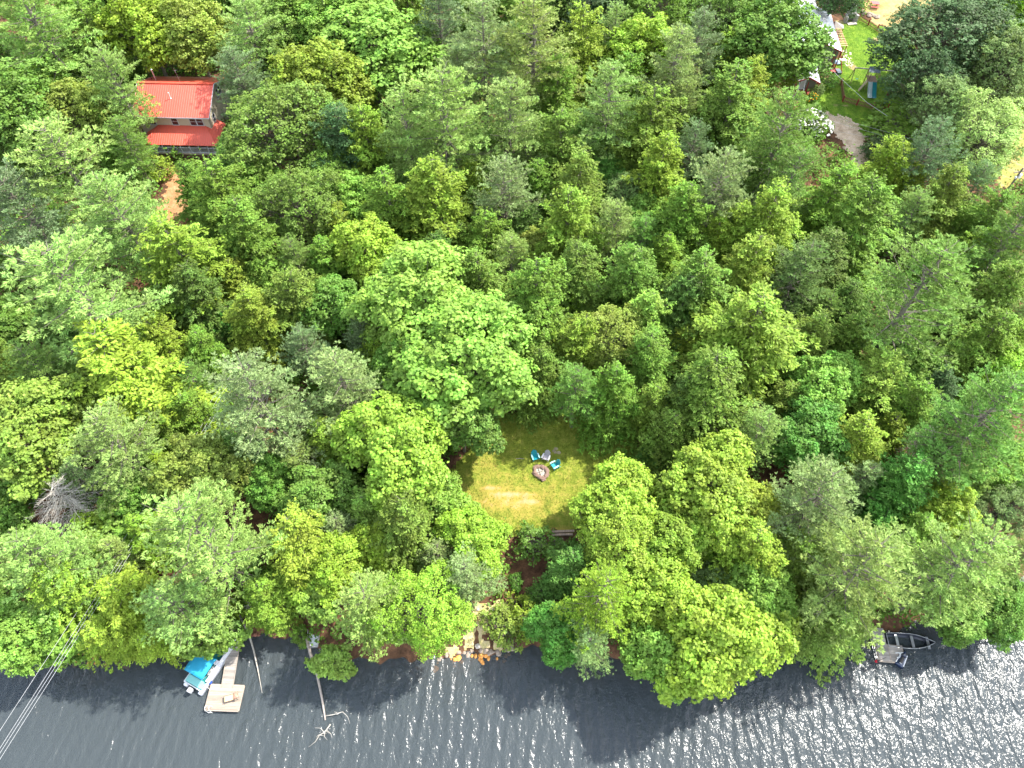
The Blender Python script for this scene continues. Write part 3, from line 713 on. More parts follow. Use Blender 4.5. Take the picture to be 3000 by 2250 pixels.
('pine', 2669, 618, 136, 'pale', 'pale pine just downhill of the hemlock right of the foot of the dirt track'),
('hemlock', 1583, 541, 139, 'hem', 'hemlock just right of the silver pine with rounded drooping tufts, upper centre'),
('hemlock', 1950, 758, 139, 'hemy', 'yellowish hemlock just right of the tall hemlock uphill of the bright cone'),
('pine', 353, 1623, 135, 'pale', 'pale pine just right of the tiny orange shrub below the grey dead tree'),
('pine', 1063, 988, 136, 'blue', 'bluish pine just downhill of the green maple touching the left twin maple'),
('maple', 0, 1738, 136, 'green', 'green maple just uphill of the maple hanging over the water in the lower left'),
('maple', 2673, 1081, 136, 'green', 'green maple just right of the rich green maple behind the bright hemlock'),
('pine', 372, 410, 133, 'pinegreen', 'green pine just left of the small yellow shrub below the screened porch'),
('pine', 569, 1110, 131, 'pinegreen', 'green pine just left of the small bluish green shrub by the wires'),
('hemlock', 1265, 158, 131, 'hem', 'hemlock just left of the low silver pine bough crown below the grey-blue pine'),
('maple', 1789, 178, 130, 'green', 'green maple just uphill of the pine above the small rich green maple'),
('hemlock', 2123, 171, 131, 'hemy', 'yellowish hemlock just uphill of the hemlock between the big maple and the layered pine'),
('hemlock', 474, 1369, 130, 'hemy', 'yellowish hemlock just uphill of the green maple in the wire clearing'),
('pine', 1799, 94, 134, 'pale', 'pale pine just right of the hemlock in front of the bright soft pine'),
('hemlock', 2212, 516, 130, 'hem', 'hemlock just left of the lower layered pine downhill of the dirt track'),
('pine', 2855, 542, 137, 'blue', 'bluish pine just right of the hemlock left of the utility pole'),
('maple', 10, 974, 127, 'green', 'green maple just uphill of the small pine with dead boughs near the left edge'),
('hemlock', 821, 190, 133, 'hem', 'hemlock just uphill of the shadowed hemlock right of the broad oak'),
('hemlock', 1108, 1043, 132, 'hemy', 'yellowish hemlock just right of the palest silver pine leaning against the giant maples'),
('maple', 771, 824, 129, 'bright', 'bright maple just uphill of the yellow-green hemlock just below the wires gap'),
('hemlock', 1384, 528, 128, 'hemy', 'yellowish hemlock just left of the silver pine with rounded drooping tufts, upper centre'),
('pine', 2530, 1405, 130, 'silver', 'silvery pine just left of the rich green hemlock left of the grey brush'),
('pine', 2003, 306, 131, 'pale', 'pale pine just right of the wide hemlock right of the small rich green maple'),
('hemlock', 2002, 1010, 126, 'hemy', 'yellowish hemlock just right of the hemlock at the top right rim of the lawn'),
('pine', 998, 1543, 125, 'silver', 'silvery pine just uphill of the yellow maple left of the willow'),
('maple', 953, 1737, 132, 'bright', 'bright maple just right of the lime maple above the white boat on the bank'),
('hemlock', 474, 902, 126, 'hem', 'hemlock just uphill of the hemlock behind the biggest golden green one'),
('maple', 1566, 1006, 129, 'bright', 'bright maple just downhill of the hemlock with bare hanging branches above the lawn'),
('pine', 1287, 1619, 127, 'silver', 'silvery pine just left of the lime maple at the foot of the lawn'),
('hemlock', 1061, 320, 124, 'hemy', 'yellowish hemlock just uphill of the dense hemlock cone left of the leaning pine'),
('hemlock', 1398, 620, 126, 'hemd', 'dark hemlock just uphill of the pointed hemlock below the drooping silver pine'),
('hemlock', 1747, 885, 125, 'hem', 'hemlock just right of the small lime tree squeezed between hemlocks above the lawn'),
('maple', 1164, 498, 125, 'green', 'green maple just right of the dense hemlock cone left of the leaning pine'),
('maple', 3, 798, 124, 'green', 'green maple just left of the dark hemlock under the widest giant pine'),
('maple', 1596, -2, 119, 'green', 'green maple just uphill of the hemlock in front of the bright soft pine'),
('pine', 1537, 472, 129, 'pinegreen', 'green pine just left of the hemlock right of the pine pair with dead boughs'),
('pine', 1716, 22, 123, 'blue', 'bluish pine just uphill of the wide hemlock right of the small rich green maple'),
('hemlock', 1349, 719, 124, 'hem', 'hemlock just left of the pointed hemlock below the drooping silver pine'),
('pine', 2419, 907, 125, 'pinegreen', 'green pine just uphill of the hemlock above the vivid maple pair'),
('maple', 1129, 1131, 130, 'green', 'green maple just uphill of the green maple behind the broad lime one'),
('hemlock', 1823, 481, 124, 'hem', 'hemlock just right of the small rich green maple wedged between hemlocks'),

]
for row in TREE_LIST: tree(*row)
# ------------------------------------------------------------------ ground, water, lawns
def in_poly(x, y, poly):
    x = np.asarray(x); y = np.asarray(y); r_ = np.zeros(x.shape, bool); n = len(poly)
    for i in range(n):
        x1, y1 = poly[i]; x2, y2 = poly[(i+1) % n]
        c = ((y1 > y) != (y2 > y)) & (x < (x2-x1)*(y-y1)/((y2-y1) or 1e-9)+x1); r_ ^= c
    return r_
def gpoly(pts): return [(G(a, b).x, G(a, b).y) for a, b in pts]
def near_poly(x, y, poly, m):
    r_ = in_poly(x, y, poly)
    for k in range(8): r_ = r_ | in_poly(x+m*math.cos(k*.785), y+m*math.sin(k*.785), poly)
    return r_
LAWN = gpoly([(1475,1215),(1540,1200),(1600,1190),(1690,1188),(1780,1208),(1840,1242),(1872,1300),(1905,1370),(1960,1430),(1940,1500),(1840,1540),(1700,1560),(1600,1562),(1500,1560),(1380,1535),(1290,1470),(1290,1400),(1350,1350),(1380,1290),(1420,1240)])
YARD = gpoly([(2455,60),(2520,50),(2600,90),(2680,130),(2740,260),(2660,340),(2590,390),(2530,395),(2480,372),(2440,345),(2360,335),(2330,300),(2380,260),(2440,220),(2465,150)])
TRACK = gpoly([(2400,325),(2450,335),(2500,350),(2535,400),(2545,450),(2535,495),(2500,500),(2490,450),(2455,400),(2410,370),(2360,345)])
SAND = gpoly([(1400,1760),(1440,1768),(1520,1765),(1520,1790),(1440,1800),(1420,1830),(1425,1860),(1470,1890),(1500,1912),(1420,1916),(1370,1908),(1320,1922),(1300,1905),(1350,1880),(1385,1840),(1395,1800)])
VERGE = gpoly([(2925,560),(2930,480),(2960,420),(3000,370),(3120,380),(3120,470),(3010,520)])
SUMMIT = gpoly([(2560,-40),(2760,-40),(2700,60),(2640,90),(2560,70),(2530,20)])
NOTCH = gpoly([(740,1800),(860,1780),(880,1850),(830,1866),(745,1862)])
NEEDLES = gpoly([(470,490),(540,500),(560,560),(600,640),(560,680),(455,660),(460,600),(490,560)])
BROWN = gpoly([(1520,1650),(1590,1560),(1640,1565),(1640,1700),(1620,1800),(1540,1800),(1510,1740)])
CLEAR = gpoly([(2180,1400),(2260,1320),(2400,1310),(2410,1350),(2300,1420),(2180,1450)])
OPEN = [LAWN, YARD, TRACK, SAND, VERGE, SUMMIT, NOTCH, NEEDLES, BROWN, CLEAR]
def ground_mat(name, stops, scale=.9, fine=9.0, patch=None, bump=.35, speck=None, rough=.95):
    m, nt, out = newmat(name); b = nt.nodes.new('ShaderNodeBsdfPrincipled'); b.inputs['Roughness'].default_value = rough; b.inputs['Specular IOR Level'].default_value = .15
    t = nt.nodes.new('ShaderNodeTexCoord')
    n1 = node(nt, 'ShaderNodeTexNoise', i_Scale=scale, i_Detail=8.0, i_Roughness=.7); n2 = node(nt, 'ShaderNodeTexNoise', i_Scale=fine, i_Detail=4.0, i_Roughness=.7)
    for n in (n1, n2): nt.links.new(t.outputs['Object'], n.inputs['Vector'])
    c = ramp(nt, n1.outputs['Fac'], stops)
    f = ramp(nt, n2.outputs['Fac'], [(.28, (.45, .45, .42)), (.5, (1, 1, 1)), (.72, (1.0, 1.0, .9))])
    c = mixc(nt, .85, c, f, 'MULTIPLY')
    if patch:
        at = nt.nodes.new('ShaderNodeAttribute'); at.attribute_name = 'leafv'
        for lo, hi, col in patch:
            ad = node(nt, 'ShaderNodeMath', operation='MULTIPLY_ADD'); ad.inputs[1].default_value = 1.3; nt.links.new(n1.outputs['Fac'], ad.inputs[0]); nt.links.new(at.outputs['Fac'], ad.inputs[2])
            mr = nt.nodes.new('ShaderNodeMapRange'); mr.inputs[1].default_value = lo; mr.inputs[2].default_value = hi; nt.links.new(ad.outputs[0], mr.inputs[0])
            cc = mixc(nt, .6, col, f, 'MULTIPLY'); c = mixc(nt, mr.outputs[0], c, cc)
    bp = node(nt, 'ShaderNodeBump', i_Strength=bump, i_Distance=.12); nt.links.new(n2.outputs['Fac'], bp.inputs['Height']); nt.links.new(bp.outputs[0], b.inputs['Normal'])
    nt.links.new(c, b.inputs['Base Color']); nt.links.new(b.outputs[0], out.inputs[0]); return m
def grid_mesh(name, xs, ys, mat, keep=None, dz=0.0, attr=None):
    X, Y = np.meshgrid(xs, ys); V = np.stack([X, Y, zt(X, Y)+dz], -1).reshape(-1, 3); nx, ny = len(xs), len(ys)
    i = np.arange(ny-1)[:, None]*nx + np.arange(nx-1)[None]; F = np.stack([i, i+1, i+nx+1, i+nx], -1).reshape(-1, 4)
    cx = V[F].mean(1)
    if keep is not None:
        k = keep(cx[:, 0], cx[:, 1]); F = F[k]; cx = cx[k]; u, inv = np.unique(F, return_inverse=True); V = V[u]; F = inv.reshape(-1, 4)
    a = attr(V[:, 0], V[:, 1]) if attr else None
    me = np_mesh(name, V, F, mat, smooth=True)
    if a is not None:
        at = me.attributes.new('leafv', 'FLOAT', 'POINT'); at.data.foreach_set('value', a.astype(np.float32))
    return me
def axis(lo, hi, step, far):
    a = np.arange(lo, hi, step); out = np.geomspace(step, far, 26)
    return np.concatenate([(lo-np.cumsum(out))[::-1], a, hi+np.cumsum(out)])
xs = axis(-125, 125, .8, 70); ys = axis(8, 190, .8, 70)
litter = ground_mat('needle litter', [(.3, (.045, .028, .016)), (.5, (.115, .060, .034)), (.7, (.26, .135, .070))], .7, 6.0)
# the lake bed: brown stones in the shallows, mud further out, painted darker with depth for light the water absorbs
ntg = litter.node_tree
gx = ntg.nodes.new('ShaderNodeNewGeometry'); sp = ntg.nodes.new('ShaderNodeSeparateXYZ'); ntg.links.new(gx.outputs['Position'], sp.inputs[0])
mr = ntg.nodes.new('ShaderNodeMapRange'); mr.inputs[1].default_value = -.1; mr.inputs[2].default_value = -1.1; ntg.links.new(sp.outputs['Z'], mr.inputs[0])
pb = [n for n in ntg.nodes if n.type == 'BSDF_PRINCIPLED'][0]; src = pb.inputs['Base Color'].links[0].from_socket
ntg.links.new(mixc(ntg, mr.outputs[0], src, (.012, .014, .012)), pb.inputs['Base Color'])
tag(link('ground', grid_mesh('ground', xs, ys, litter)), 'reddish brown forest floor of needles under the trees', None, None, 'structure')
def wob(x, y, m): return x + m*np.sin(y*2.3+x)+m*.6*np.sin(y*5.1), y + m*np.sin(x*2.1+1)+m*.6*np.sin(x*4.7+y)
def patch(name, poly, mat, step, dz, label, attr=None, wb=.35):
    x0, x1 = min(p[0] for p in poly)-1, max(p[0] for p in poly)+1; y0, y1 = min(p[1] for p in poly)-1, max(p[1] for p in poly)+1
    kp = lambda x, y: in_poly(*wob(x, y, wb), poly)
    return tag(link(name, grid_mesh(name, np.arange(x0, x1, step), np.arange(y0, y1, step), mat, kp, dz, attr)), label, None, None, 'structure')
grass_m = ground_mat('lawn grass', [(.3, (.12, .17, .022)), (.5, (.23, .27, .036)), (.7, (.36, .34, .075))], 1.1, 11.0,
                     patch=[(.85, 1.30, (.34, .27, .06)), (1.3, 1.6, (.46, .31, .16)), (1.75, 1.95, (.66, .56, .44))], bump=.5)
lc = G(1640, 1360)
def dry(x, y):
    q = np.zeros_like(x)
    for (a, b, sx_, sy_, amp) in [(1460,1470,4.5,1.3,.42),(1560,1500,5.5,1.8,.38),(1450,1295,1.1,.7,.62),(1500,1448,3.2,.30,.42),(1440,1430,1.8,.3,.45),(1640,1560,2.0,.7,.7),(1440,1400,5,2.6,.30),(1640,1420,6,2.2,.28),(1430,1300,1.8,3.2,.4),(1610,1205,4,.5,.25),(1800,1235,2,.4,.3),(1555,1470,1.2,.3,.4),(1585,1345,1.0,.3,.2)]:
        p = G(a, b); q += amp*np.exp(-((x-p.x)/sx_)**2-((y-p.y)/sy_)**2)
    return q
patch('lawn', LAWN, grass_m, .2, .03, 'sunlit lawn in the clearing, dry and sandy along its near edge', dry)
yard_m = ground_mat('yard grass', [(.3, (.065, .13, .016)), (.5, (.13, .23, .022)), (.7, (.22, .31, .035))], .8, 9.0, patch=[(1.1, 1.5, (.45, .30, .17))])
def ydry(x, y):
    q = np.zeros_like(x)
    for (a, b, s1, s2, amp) in [(2448,308,1.0,.6,.7),(2478,310,1.1,.5,.7),(2437,278,.7,.6,.6),(2570,118,1.6,1.2,.8),(2495,195,1.2,1.5,.8),(2540,285,1,1.4,.4),(2480,255,2,1,.3),(2460,60,3,3,.8)]:
        p = G(a, b); q += amp*np.exp(-((x-p.x)/s1)**2-((y-p.y)/s2)**2)
    return q
patch('yard_lawn', YARD, yard_m, .3, .03, 'vivid green lawn inside the fence beside the white roofed house', ydry)
dirt_m = ground_mat('pale dirt', [(.3, (.36, .25, .16)), (.5, (.58, .44, .31)), (.7, (.72, .58, .44))], 1.0, 8.0)
patch('dirt_track', TRACK, dirt_m, .3, .06, 'pale dirt track curving down from the yard into the trees')
patch('sandy_path', SAND, ground_mat('sandy path', [(.3, (.36, .33, .09)), (.5, (.50, .42, .20)), (.7, (.66, .50, .32))], 1.8, 10.0), .2, .03, 'sandy path reaching the water below the clearing')
patch('needle_carpet', NEEDLES, ground_mat('orange needles', [(.3, (.26, .12, .05)), (.5, (.42, .21, .10)), (.7, (.56, .34, .18))], .8, 7.0), .3, .03, 'orange brown needle carpet below the red roofed house')
patch('grass_verge', VERGE, ground_mat('verge', [(.3, (.16, .20, .04)), (.5, (.36, .30, .09)), (.7, (.50, .34, .18))], .6, 7.0), .4, .03, 'dry grass verge beside the utility pole')
patch('dry_grass', SUMMIT, ground_mat('dry grass', [(.3, (.22, .19, .06)), (.5, (.40, .29, .12)), (.7, (.52, .36, .18))], .6, 7.0), .4, .03, 'dry yellow grass behind the stone fireplace')
patch('grassy_bank', NOTCH, ground_mat('bank', [(.3, (.05, .11, .015)), (.5, (.16, .20, .03)), (.7, (.25, .13, .05))], 1.4, 9.0), .2, .03, 'grassy bank between the dock and the boats')
# water
m, nt, out = newmat('lake water')
t = nt.nodes.new('ShaderNodeTexCoord')
def wn(rot, sc, scale, det, rgh=.6, dist=0.0):
    mp = nt.nodes.new('ShaderNodeMapping'); mp.inputs['Rotation'].default_value = (0, 0, rot); mp.inputs['Scale'].default_value = sc
    nt.links.new(t.outputs['Object'], mp.inputs[0]); n = node(nt, 'ShaderNodeTexNoise', i_Scale=scale, i_Detail=det, i_Roughness=rgh, i_Distortion=dist); nt.links.new(mp.outputs[0], n.inputs['Vector']); return n.outputs['Fac']
a1 = wn(.08, (1, .36, 1), .95, 1.5, .5, .6); a2 = wn(.42, (1, .55, 1), 2.1, 2.0, .5, .4); a3 = wn(-.3, (1, .75, 1), 5.0, 2.0, .5); lull = wn(.2, (1, .6, 1), .05, 2.0)
def mad(a, k, b=None):
    n = node(nt, 'ShaderNodeMath', operation='MULTIPLY_ADD'); nt.links.new(a, n.inputs[0]); n.inputs[1].default_value = k
    if b is None: n.inputs[2].default_value = 0
    else: nt.links.new(b, n.inputs[2])
    return n.outputs[0]
wm_ = nt.nodes.new('ShaderNodeMapping'); wm_.inputs['Rotation'].default_value = (0, 0, .12); nt.links.new(t.outputs['Object'], wm_.inputs[0])
wv_ = node(nt, 'ShaderNodeTexWave', i_Scale=.25, i_Distortion=7.0, i_Detail=2.5, i_Detail_Scale=.55, i_Detail_Roughness=.55); nt.links.new(wm_.outputs[0], wv_.inputs['Vector'])
swell = mad(wv_.outputs['Fac'], .17)
hgt = mad(a3, .16, mad(a2, .42, mad(a1, .75, swell)))
ls = nt.nodes.new('ShaderNodeMapRange'); ls.inputs[1].default_value = .3; ls.inputs[2].default_value = .7; ls.inputs[3].default_value = .55; ls.inputs[4].default_value = 1.0; nt.links.new(lull, ls.inputs[0])
bp = node(nt, 'ShaderNodeBump', i_Distance=.36); nt.links.new(hgt, bp.inputs['Height']); nt.links.new(ls.outputs[0], bp.inputs['Strength'])
gl = node(nt, 'ShaderNodeBsdfGlossy', i_Roughness=.18); nt.links.new(bp.outputs[0], gl.inputs['Normal'])
tp = nt.nodes.new('ShaderNodeBsdfTransparent'); tp.inputs[0].default_value = (.62, .60, .42, 1)
df = nt.nodes.new('ShaderNodeBsdfDiffuse'); df.inputs[0].default_value = (.095, .115, .125, 1); nt.links.new(bp.outputs[0], df.inputs['Normal'])
mb = nt.nodes.new('ShaderNodeMixShader'); mb.inputs[0].default_value = .5; nt.links.new(tp.outputs[0], mb.inputs[1]); nt.links.new(df.outputs[0], mb.inputs[2])
fr = node(nt, 'ShaderNodeFresnel', i_IOR=1.36); nt.links.new(bp.outputs[0], fr.inputs['Normal'])
mw = nt.nodes.new('ShaderNodeMixShader'); fk = mad(fr.outputs[0], 0.75); nt.links.new(fk, mw.inputs[0]); nt.links.new(mb.outputs[0], mw.inputs[1]); nt.links.new(gl.outputs[0], mw.inputs[2])
nt.links.new(mw.outputs[0], out.inputs[0]); WATER = m
wb = MB(); wb.add([(-1200, -1500, 0), (1200, -1500, 0), (1200, 72, 0), (-1200, 72, 0)], [(0, 1, 2, 3)])
tag(wb.build('lake_water', WATER), 'dark rippled lake water glinting in the sun', None, None, 'structure')
# undergrowth: ferns, seedlings and low branches over the forest floor, nobody could count them
rs = np.random.RandomState(77)
nU = 34000; x = rs.uniform(-105, 105, nU); y = rs.uniform(14, 185, nU); ok = (y - shore_y(x) > .4) & (np.abs(x) < 30+y*.62)
for pl in OPEN: ok &= ~near_poly(x, y, pl, .7)
house_zone = gpoly([(360,250),(650,250),(650,470),(380,470)]); ok &= ~in_poly(x, y, house_zone); ok &= ~in_poly(x, y, gpoly([(2240,20),(2480,20),(2480,300),(2300,330)]))
thin = np.sin(x*.23+2)*np.sin(y*.19)+np.sin(x*.07+y*.11) ; ok &= (rs.rand(nU) < np.clip(.62-.35*thin, .12, 1))
x, y = x[ok], y[ok]; hgt_ = rs.uniform(.3, 1.0, len(x))**2*3.6; rad = rs.uniform(.7, 1.5, len(x)); n = 40; print('UNDERGROWTH', len(x))
C = np.repeat(np.stack([x, y, zt(x, y)+hgt_*.5], 1), n, 0); q = rn(rs, len(C), 3)*.5; rr_ = np.repeat(rad, n); C = C + q*np.stack([rr_, rr_, np.repeat(hgt_, n)*.6], 1)
C[:, 2] = np.maximum(C[:, 2], zt(C[:, 0], C[:, 1])+.05)
N = unit(rn(rs, len(C), 3)*.5+np.array([0, 0, 1.0])); A = unit(np.cross(N, rn(rs, len(C), 3)))
V, F = rhombs(C, A, N, rs.uniform(.25, .5, len(C)), rs.uniform(.18, .34, len(C)))
ug = link('undergrowth', np_mesh('undergrowth', V, F, M['broadleaf'], rs.rand(len(C)))); ug.color = (.12, .23, .028, 1)
tag(ug, 'dense leafy undergrowth between the trees', 'undergrowth', None, 'stuff')
# grass tufts on the two lawns and the bank
def tufts(poly, n, seed, col, label, name='grass', sz=(.10, .22)):
    rs = np.random.RandomState(seed); x0, x1 = min(p[0] for p in poly), max(p[0] for p in poly); y0, y1 = min(p[1] for p in poly), max(p[1] for p in poly)
    x = rs.uniform(x0, x1, n); y = rs.uniform(y0, y1, n); k = in_poly(x, y, poly); x, y = x[k], y[k]
    if poly is LAWN: k = rs.rand(len(x)) > dry(x, y)*1.3; x, y = x[k], y[k]
    C = np.stack([x, y, zt(x, y)+.07], 1); A = unit(rn(rs, len(x), 3)*.7+np.array([0, 0, .5])); N = unit(rn(rs, len(x), 3)+np.array([0, 0, .8]))
    V, F = rhombs(C, A, N, rs.uniform(sz[0], sz[1], len(x)), rs.uniform(.03, .07, len(x)))
    o = link(name, np_mesh(name, V, F, M['broadleaf'], rs.rand(len(x)))); o.color = (*col, 1); tag(o, label, 'grass', None, 'stuff')
tufts(LAWN, 60000, 1, (.17, .24, .03), 'short grass blades on the sunlit clearing lawn')
tufts(YARD, 40000, 2, (.13, .27, .02), 'short grass blades on the fenced yard lawn')
# ------------------------------------------------------------------ dead trees, fallen trunks
def dead(px, py, wpx, label, seed, H=None, flat=1.0, zc=.6):
    zz = 7.0; wm = wpx*depth(px, py, zz)/FPX; H = H or wm*1.3; p = P(px, py, H*zc+2); zg = Z(p.x, p.y); p = P(px, py, zg+H*zc)
    e = empty('dead_tree', (p.x, p.y, Z(p.x, p.y)-.1), .4, label, 'dead tree', 'dead trees in the forest')
    link('trunk', gen_dead(seed, H, wm/2, 2.2).mesh('dead trunk', M['deadwood']), e); return e
dead(205, 1470, 310, 'large grey leafless tree with tangled twigs near the lower left', 1, H=10, zc=.6)
dead(2850, 1420, 220, 'grey leafless brush-like tree near the right edge', 2, H=7)
dead(742, 1775, 75, 'small grey leafless tree beside the dock on the bank', 3, H=3)
dead(2700, 1290, 120, 'bare tree with spiky limbs below the right hollow', 4, H=8)
dead(1620, 990, 40, 'thin bare tree hanging above the lawn', 5, H=5)
dead(15, 980, 70, 'bare twiggy tree at the left edge under the pines', 6, H=5)
def pole_along(pts, rads, mat, label, name='fallen_trunk', twigs=0, seed=0, cat='fallen trunk'):
    rs = random.Random(seed); e = empty(name, pts[0], 0, label, cat); o = Vector(pts[0]); b = MB(); pts = [Vector(p)-o for p in pts]; b.tube(pts, rads, 8)
    b.build('trunk', mat, e, smooth=True)
    if twigs:
        t = MB()
        for _ in range(twigs):
            k = rs.uniform(.45, 1)*(len(pts)-1); i = min(int(k), len(pts)-2); p = pts[i].lerp(pts[i+1], k-i); q = p + Vector((rs.uniform(-1, 1), rs.uniform(-1.2, .6), rs.uniform(0, .3)))
            m_ = (p+q)/2+Vector((rs.uniform(-.2, .2), rs.uniform(-.2, .2), .1)); t.tube([p, m_, q], [.035, .022, .008], 4)
        t.build('branch', mat, e)
    return e
wood = plain('weathered boards', (.42, .36, .30), .85, var=.35, scale=2.2, bump=.25, stretch=(.5, 6, 1))
logm = plain('wet log', (.30, .24, .19), .8, var=.45, scale=3, bump=.3)
pole_along([P(700,1800,2.2), P(728,1855,1.1), P(742,1900,.5), P(755,1960,.2), P(768,2030,.0)], [.12, .11, .09, .06, .03], M['birch'], 'pale crooked trunk fallen from the bank into the water right of the dock')
pole_along([P(897,1868,.9), P(912,1925,.7), P(930,1980,.5), P(944,2050,.28), P(953,2110,.05)], [.15, .15, .13, .11, .08], plain('grey beam', (.40, .34, .29), .85, var=.3), 'long straight grey pole lying from the silver boat out into the lake')
pole_along([P(950,2098,.05), P(975,2094,.25), P(1005,2085,.5)], [.05, .04, .02], M['deadwood'], 'thin bare branch lying on the water at the pole tip', 'driftwood', 3, 2, 'driftwood')
pole_along([P(968,2122,.1), P(955,2140,.3), P(930,2160,.05)], [.07, .05, .02], M['deadwood'], 'forked driftwood branch floating beyond the long pole', 'driftwood', 9, 3, 'driftwood')
pole_along([P(205,1870,1.6), P(206,1900,.8), P(196,1955,-.1)], [.13, .12, .09], M['bark'], 'right-hand of two bare stumps slanting into the water under the wires')
pole_along([P(192,1905,.9), P(185,1925,.4), P(178,1940,-.1)], [.11, .1, .08], M['bark'], 'left-hand of two bare stumps slanting into the water under the wires')
pole_along([P(550,1845,.9), P(590,1848,.9), P(620,1852,.7)], [.07, .06, .04], M['birch'], 'pale log lying on the bank above the pontoon boat', twigs=4, seed=5)

# ------------------------------------------------------------------ rocks
rg = random.Random(9); rockm = plain('shore rock', (.34, .27, .21), .85, var=.5, scale=2.5, bump=.5); pale_rock = plain('pale rock', (.46, .41, .35), .8, var=.25, scale=3, bump=.4)
amber = plain('amber rock', (.80, .36, .08), .6, var=.5, scale=2.5, bump=.3)
def rock(px, py, r, mat, label, dz=0.0, water=False, group=None, name='rock'):
    p = P(px, py, 0) if water else G(px, py); b = MB(); b.rock((0, 0, 0), r, rg); o = b.build(name, mat, smooth=False, loc=(p.x, p.y, (p.z if not water else Z(p.x, p.y))+dz)); tag(o, label, 'rock', group); return o
rock(378, 1912, .42, pale_rock, 'round tan boulder at the water edge right of the amber shallows', .15)
rock(1400, 1893, .3, pale_rock, 'white stone at the end of the sandy path', .1)
rock(1441, 1787, .28, pale_rock, 'pale stone at the top of the sandy path', .1)
rock(1485, 1781, .25, rockm, 'grey stone by the top of the sandy path', .1)
rock(1400, 1786, .2, pale_rock, 'small white stone left of the sandy path top', .1)
rock(615, 1822, .33, pale_rock, 'whitish boulder on the bank above the pontoon boat', .2)
for i in range(60):
    a = rg.uniform(1270, 1510); q = rg.uniform(-6, 14) if i % 3 else rg.uniform(0, 34); b0 = np.interp(a, [s[0] for s in SHORE], [s[1] for s in SHORE]) + q
    rock(a, b0, rg.uniform(.12, .34), rockm if q < 8 else amber, 'rock along the stony edge of the sandy landing', .03, water=True, group='rocks along the sandy landing')
for i in range(46):
    a = rg.uniform(215, 370); q = rg.uniform(2, 46)
    rock(a, 1908+q, rg.uniform(.12, .36), amber, 'amber rock under the shallow water at the lower left', .0, water=True, group='amber rocks in the left shallows')
for i in range(16):
    a = rg.uniform(725, 865); rock(a, 1862+rg.uniform(-4, 4), rg.uniform(.12, .25), plain('red bank rock', (.30, .13, .08), .9) if i == 0 else bpy.data.materials['red bank rock'], 'reddish rock edging the grassy bank', .05, water=True, group='reddish rocks edging the grassy bank')
for i in range(14):
    a = rg.uniform(2526, 2578); b0 = 38+(a-2526)*.28+rg.uniform(-5, 5); rock(a, b0, rg.uniform(.25, .5), rockm, 'rock in the low wall behind the upper picket fence', .1, group='rocks behind the upper picket fence')
flat = MB(); fs = G(1630, 1321)
for i in range(7): flat.rock((rg.uniform(-.35, .35), rg.uniform(-.4, .4), .03), rg.uniform(.16, .26), rg, .3)
tag(flat.build('stepping_stone', plain('cream stone', (.30, .26, .15), .9, var=.3), loc=(fs.x, fs.y, fs.z+.05)), 'cream flat stone lying in the lawn above the chairs', 'stone')
fs = G(1523, 1345); st = MB(); st.tube([(-.5, 0, 0), (0, .03, .03), (.5, 0, 0)], [.03, .04, .02], 5); tag(st.build('stick', M['birch'], loc=(fs.x, fs.y, fs.z+.08)), 'short pale stick lying on the lawn left of the chairs', 'stick')

# ------------------------------------------------------------------ fire pit and garden chairs
fp = G(1584, 1384); e = empty('fire_pit', fp, 0, 'ring of brown flat stones with grey ash inside on the lawn', 'fire pit')
out_ = [P(1500+x/11.06, 1280+y/11.06, fp.z)-fp for x, y in [(690,1010),(760,950),(870,935),(990,950),(1130,1010),(1180,1100),(1180,1190),(1130,1290),(1060,1400),(1000,1420),(900,1360),(780,1280),(700,1180)]]
ash = MB(); ash.prism([(p.x*.8, p.y*.8) for p in out_], -.05, .06); ash.build('ash_bed', plain('ash', (.46, .40, .35), .95, var=.5, scale=9, bump=.5), e)
pitm = plain('pit stone', (.24, .155, .12), .9, var=.5, scale=4, bump=.5)
for i in range(len(out_)):
    for k in range(3):
        for lay in range(2):
            p = out_[i].lerp(out_[(i+1) % len(out_)], k/3)*rg.uniform(.80, .98)*(1-.09*lay); b = MB(); b.rock((0, 0, 0), rg.uniform(.15, .25), rg, .45); b.build('stone', pitm, e, loc=(p.x, p.y, .08+lay*.11))
lg = MB()
for a_, b_ in [((-.6,-.1,.14),(.3,.2,.2)),((-.2,.4,.14),(.1,-.6,.16)),((.4,.3,.12),(-.1,-.3,.24))]: lg.tube([a_, b_], [.05, .035], 6)
lg.build('firewood', M['birch'], e)
def adirondack(px, py, yaw, mat, arm, label):
    p = G(px, py); e = empty('garden_chair', p, yaw, label, 'garden chair', 'garden chairs round the fire pit'); k = 1.22; e.scale = (k, k, k)
    b = MB()                                            # faces -Y
    for i in range(6): b.box((0, -.26+i*.095, .36-i*.022), (.50, .082, .022), rx=-.22)
    b.build('seat', mat, e)
    b = MB()
    for i in range(7):
        xx = (i-3)*.075; h = .74-.024*(i-3)**2; b.slab([(xx-.033, .22, .25), (xx+.033, .22, .25), (xx*1.12+.034, .22+h*.42, .25+h*.9), (xx*1.12-.034, .22+h*.42, .25+h*.9)], .02)
    b.box((0, .33, .42), (.52, .025, .06), rx=-.42); b.box((0, .44, .70), (.52, .025, .06), rx=-.42); b.build('backrest', mat, e)
    for s in (-1, 1):
        b = MB(); b.prism([(s*.25, .22), (s*.27, -.30), (s*.31, -.36), (s*.39, -.34), (s*.41, -.1), (s*.36, .25)][::s], .555, .585); b.build('armrest', arm, e)
        b = MB(); b.box((s*.31, -.24, .275), (.035, .10, .55)); b.build('leg', mat, e)
        b = MB(); b.bar((s*.28, -.30, .33), (s*.28, .52, .03), .03, .12); b.bar((s*.34, .20, .02), (s*.34, .22, .56), .03, .08); b.build('leg', mat, e)
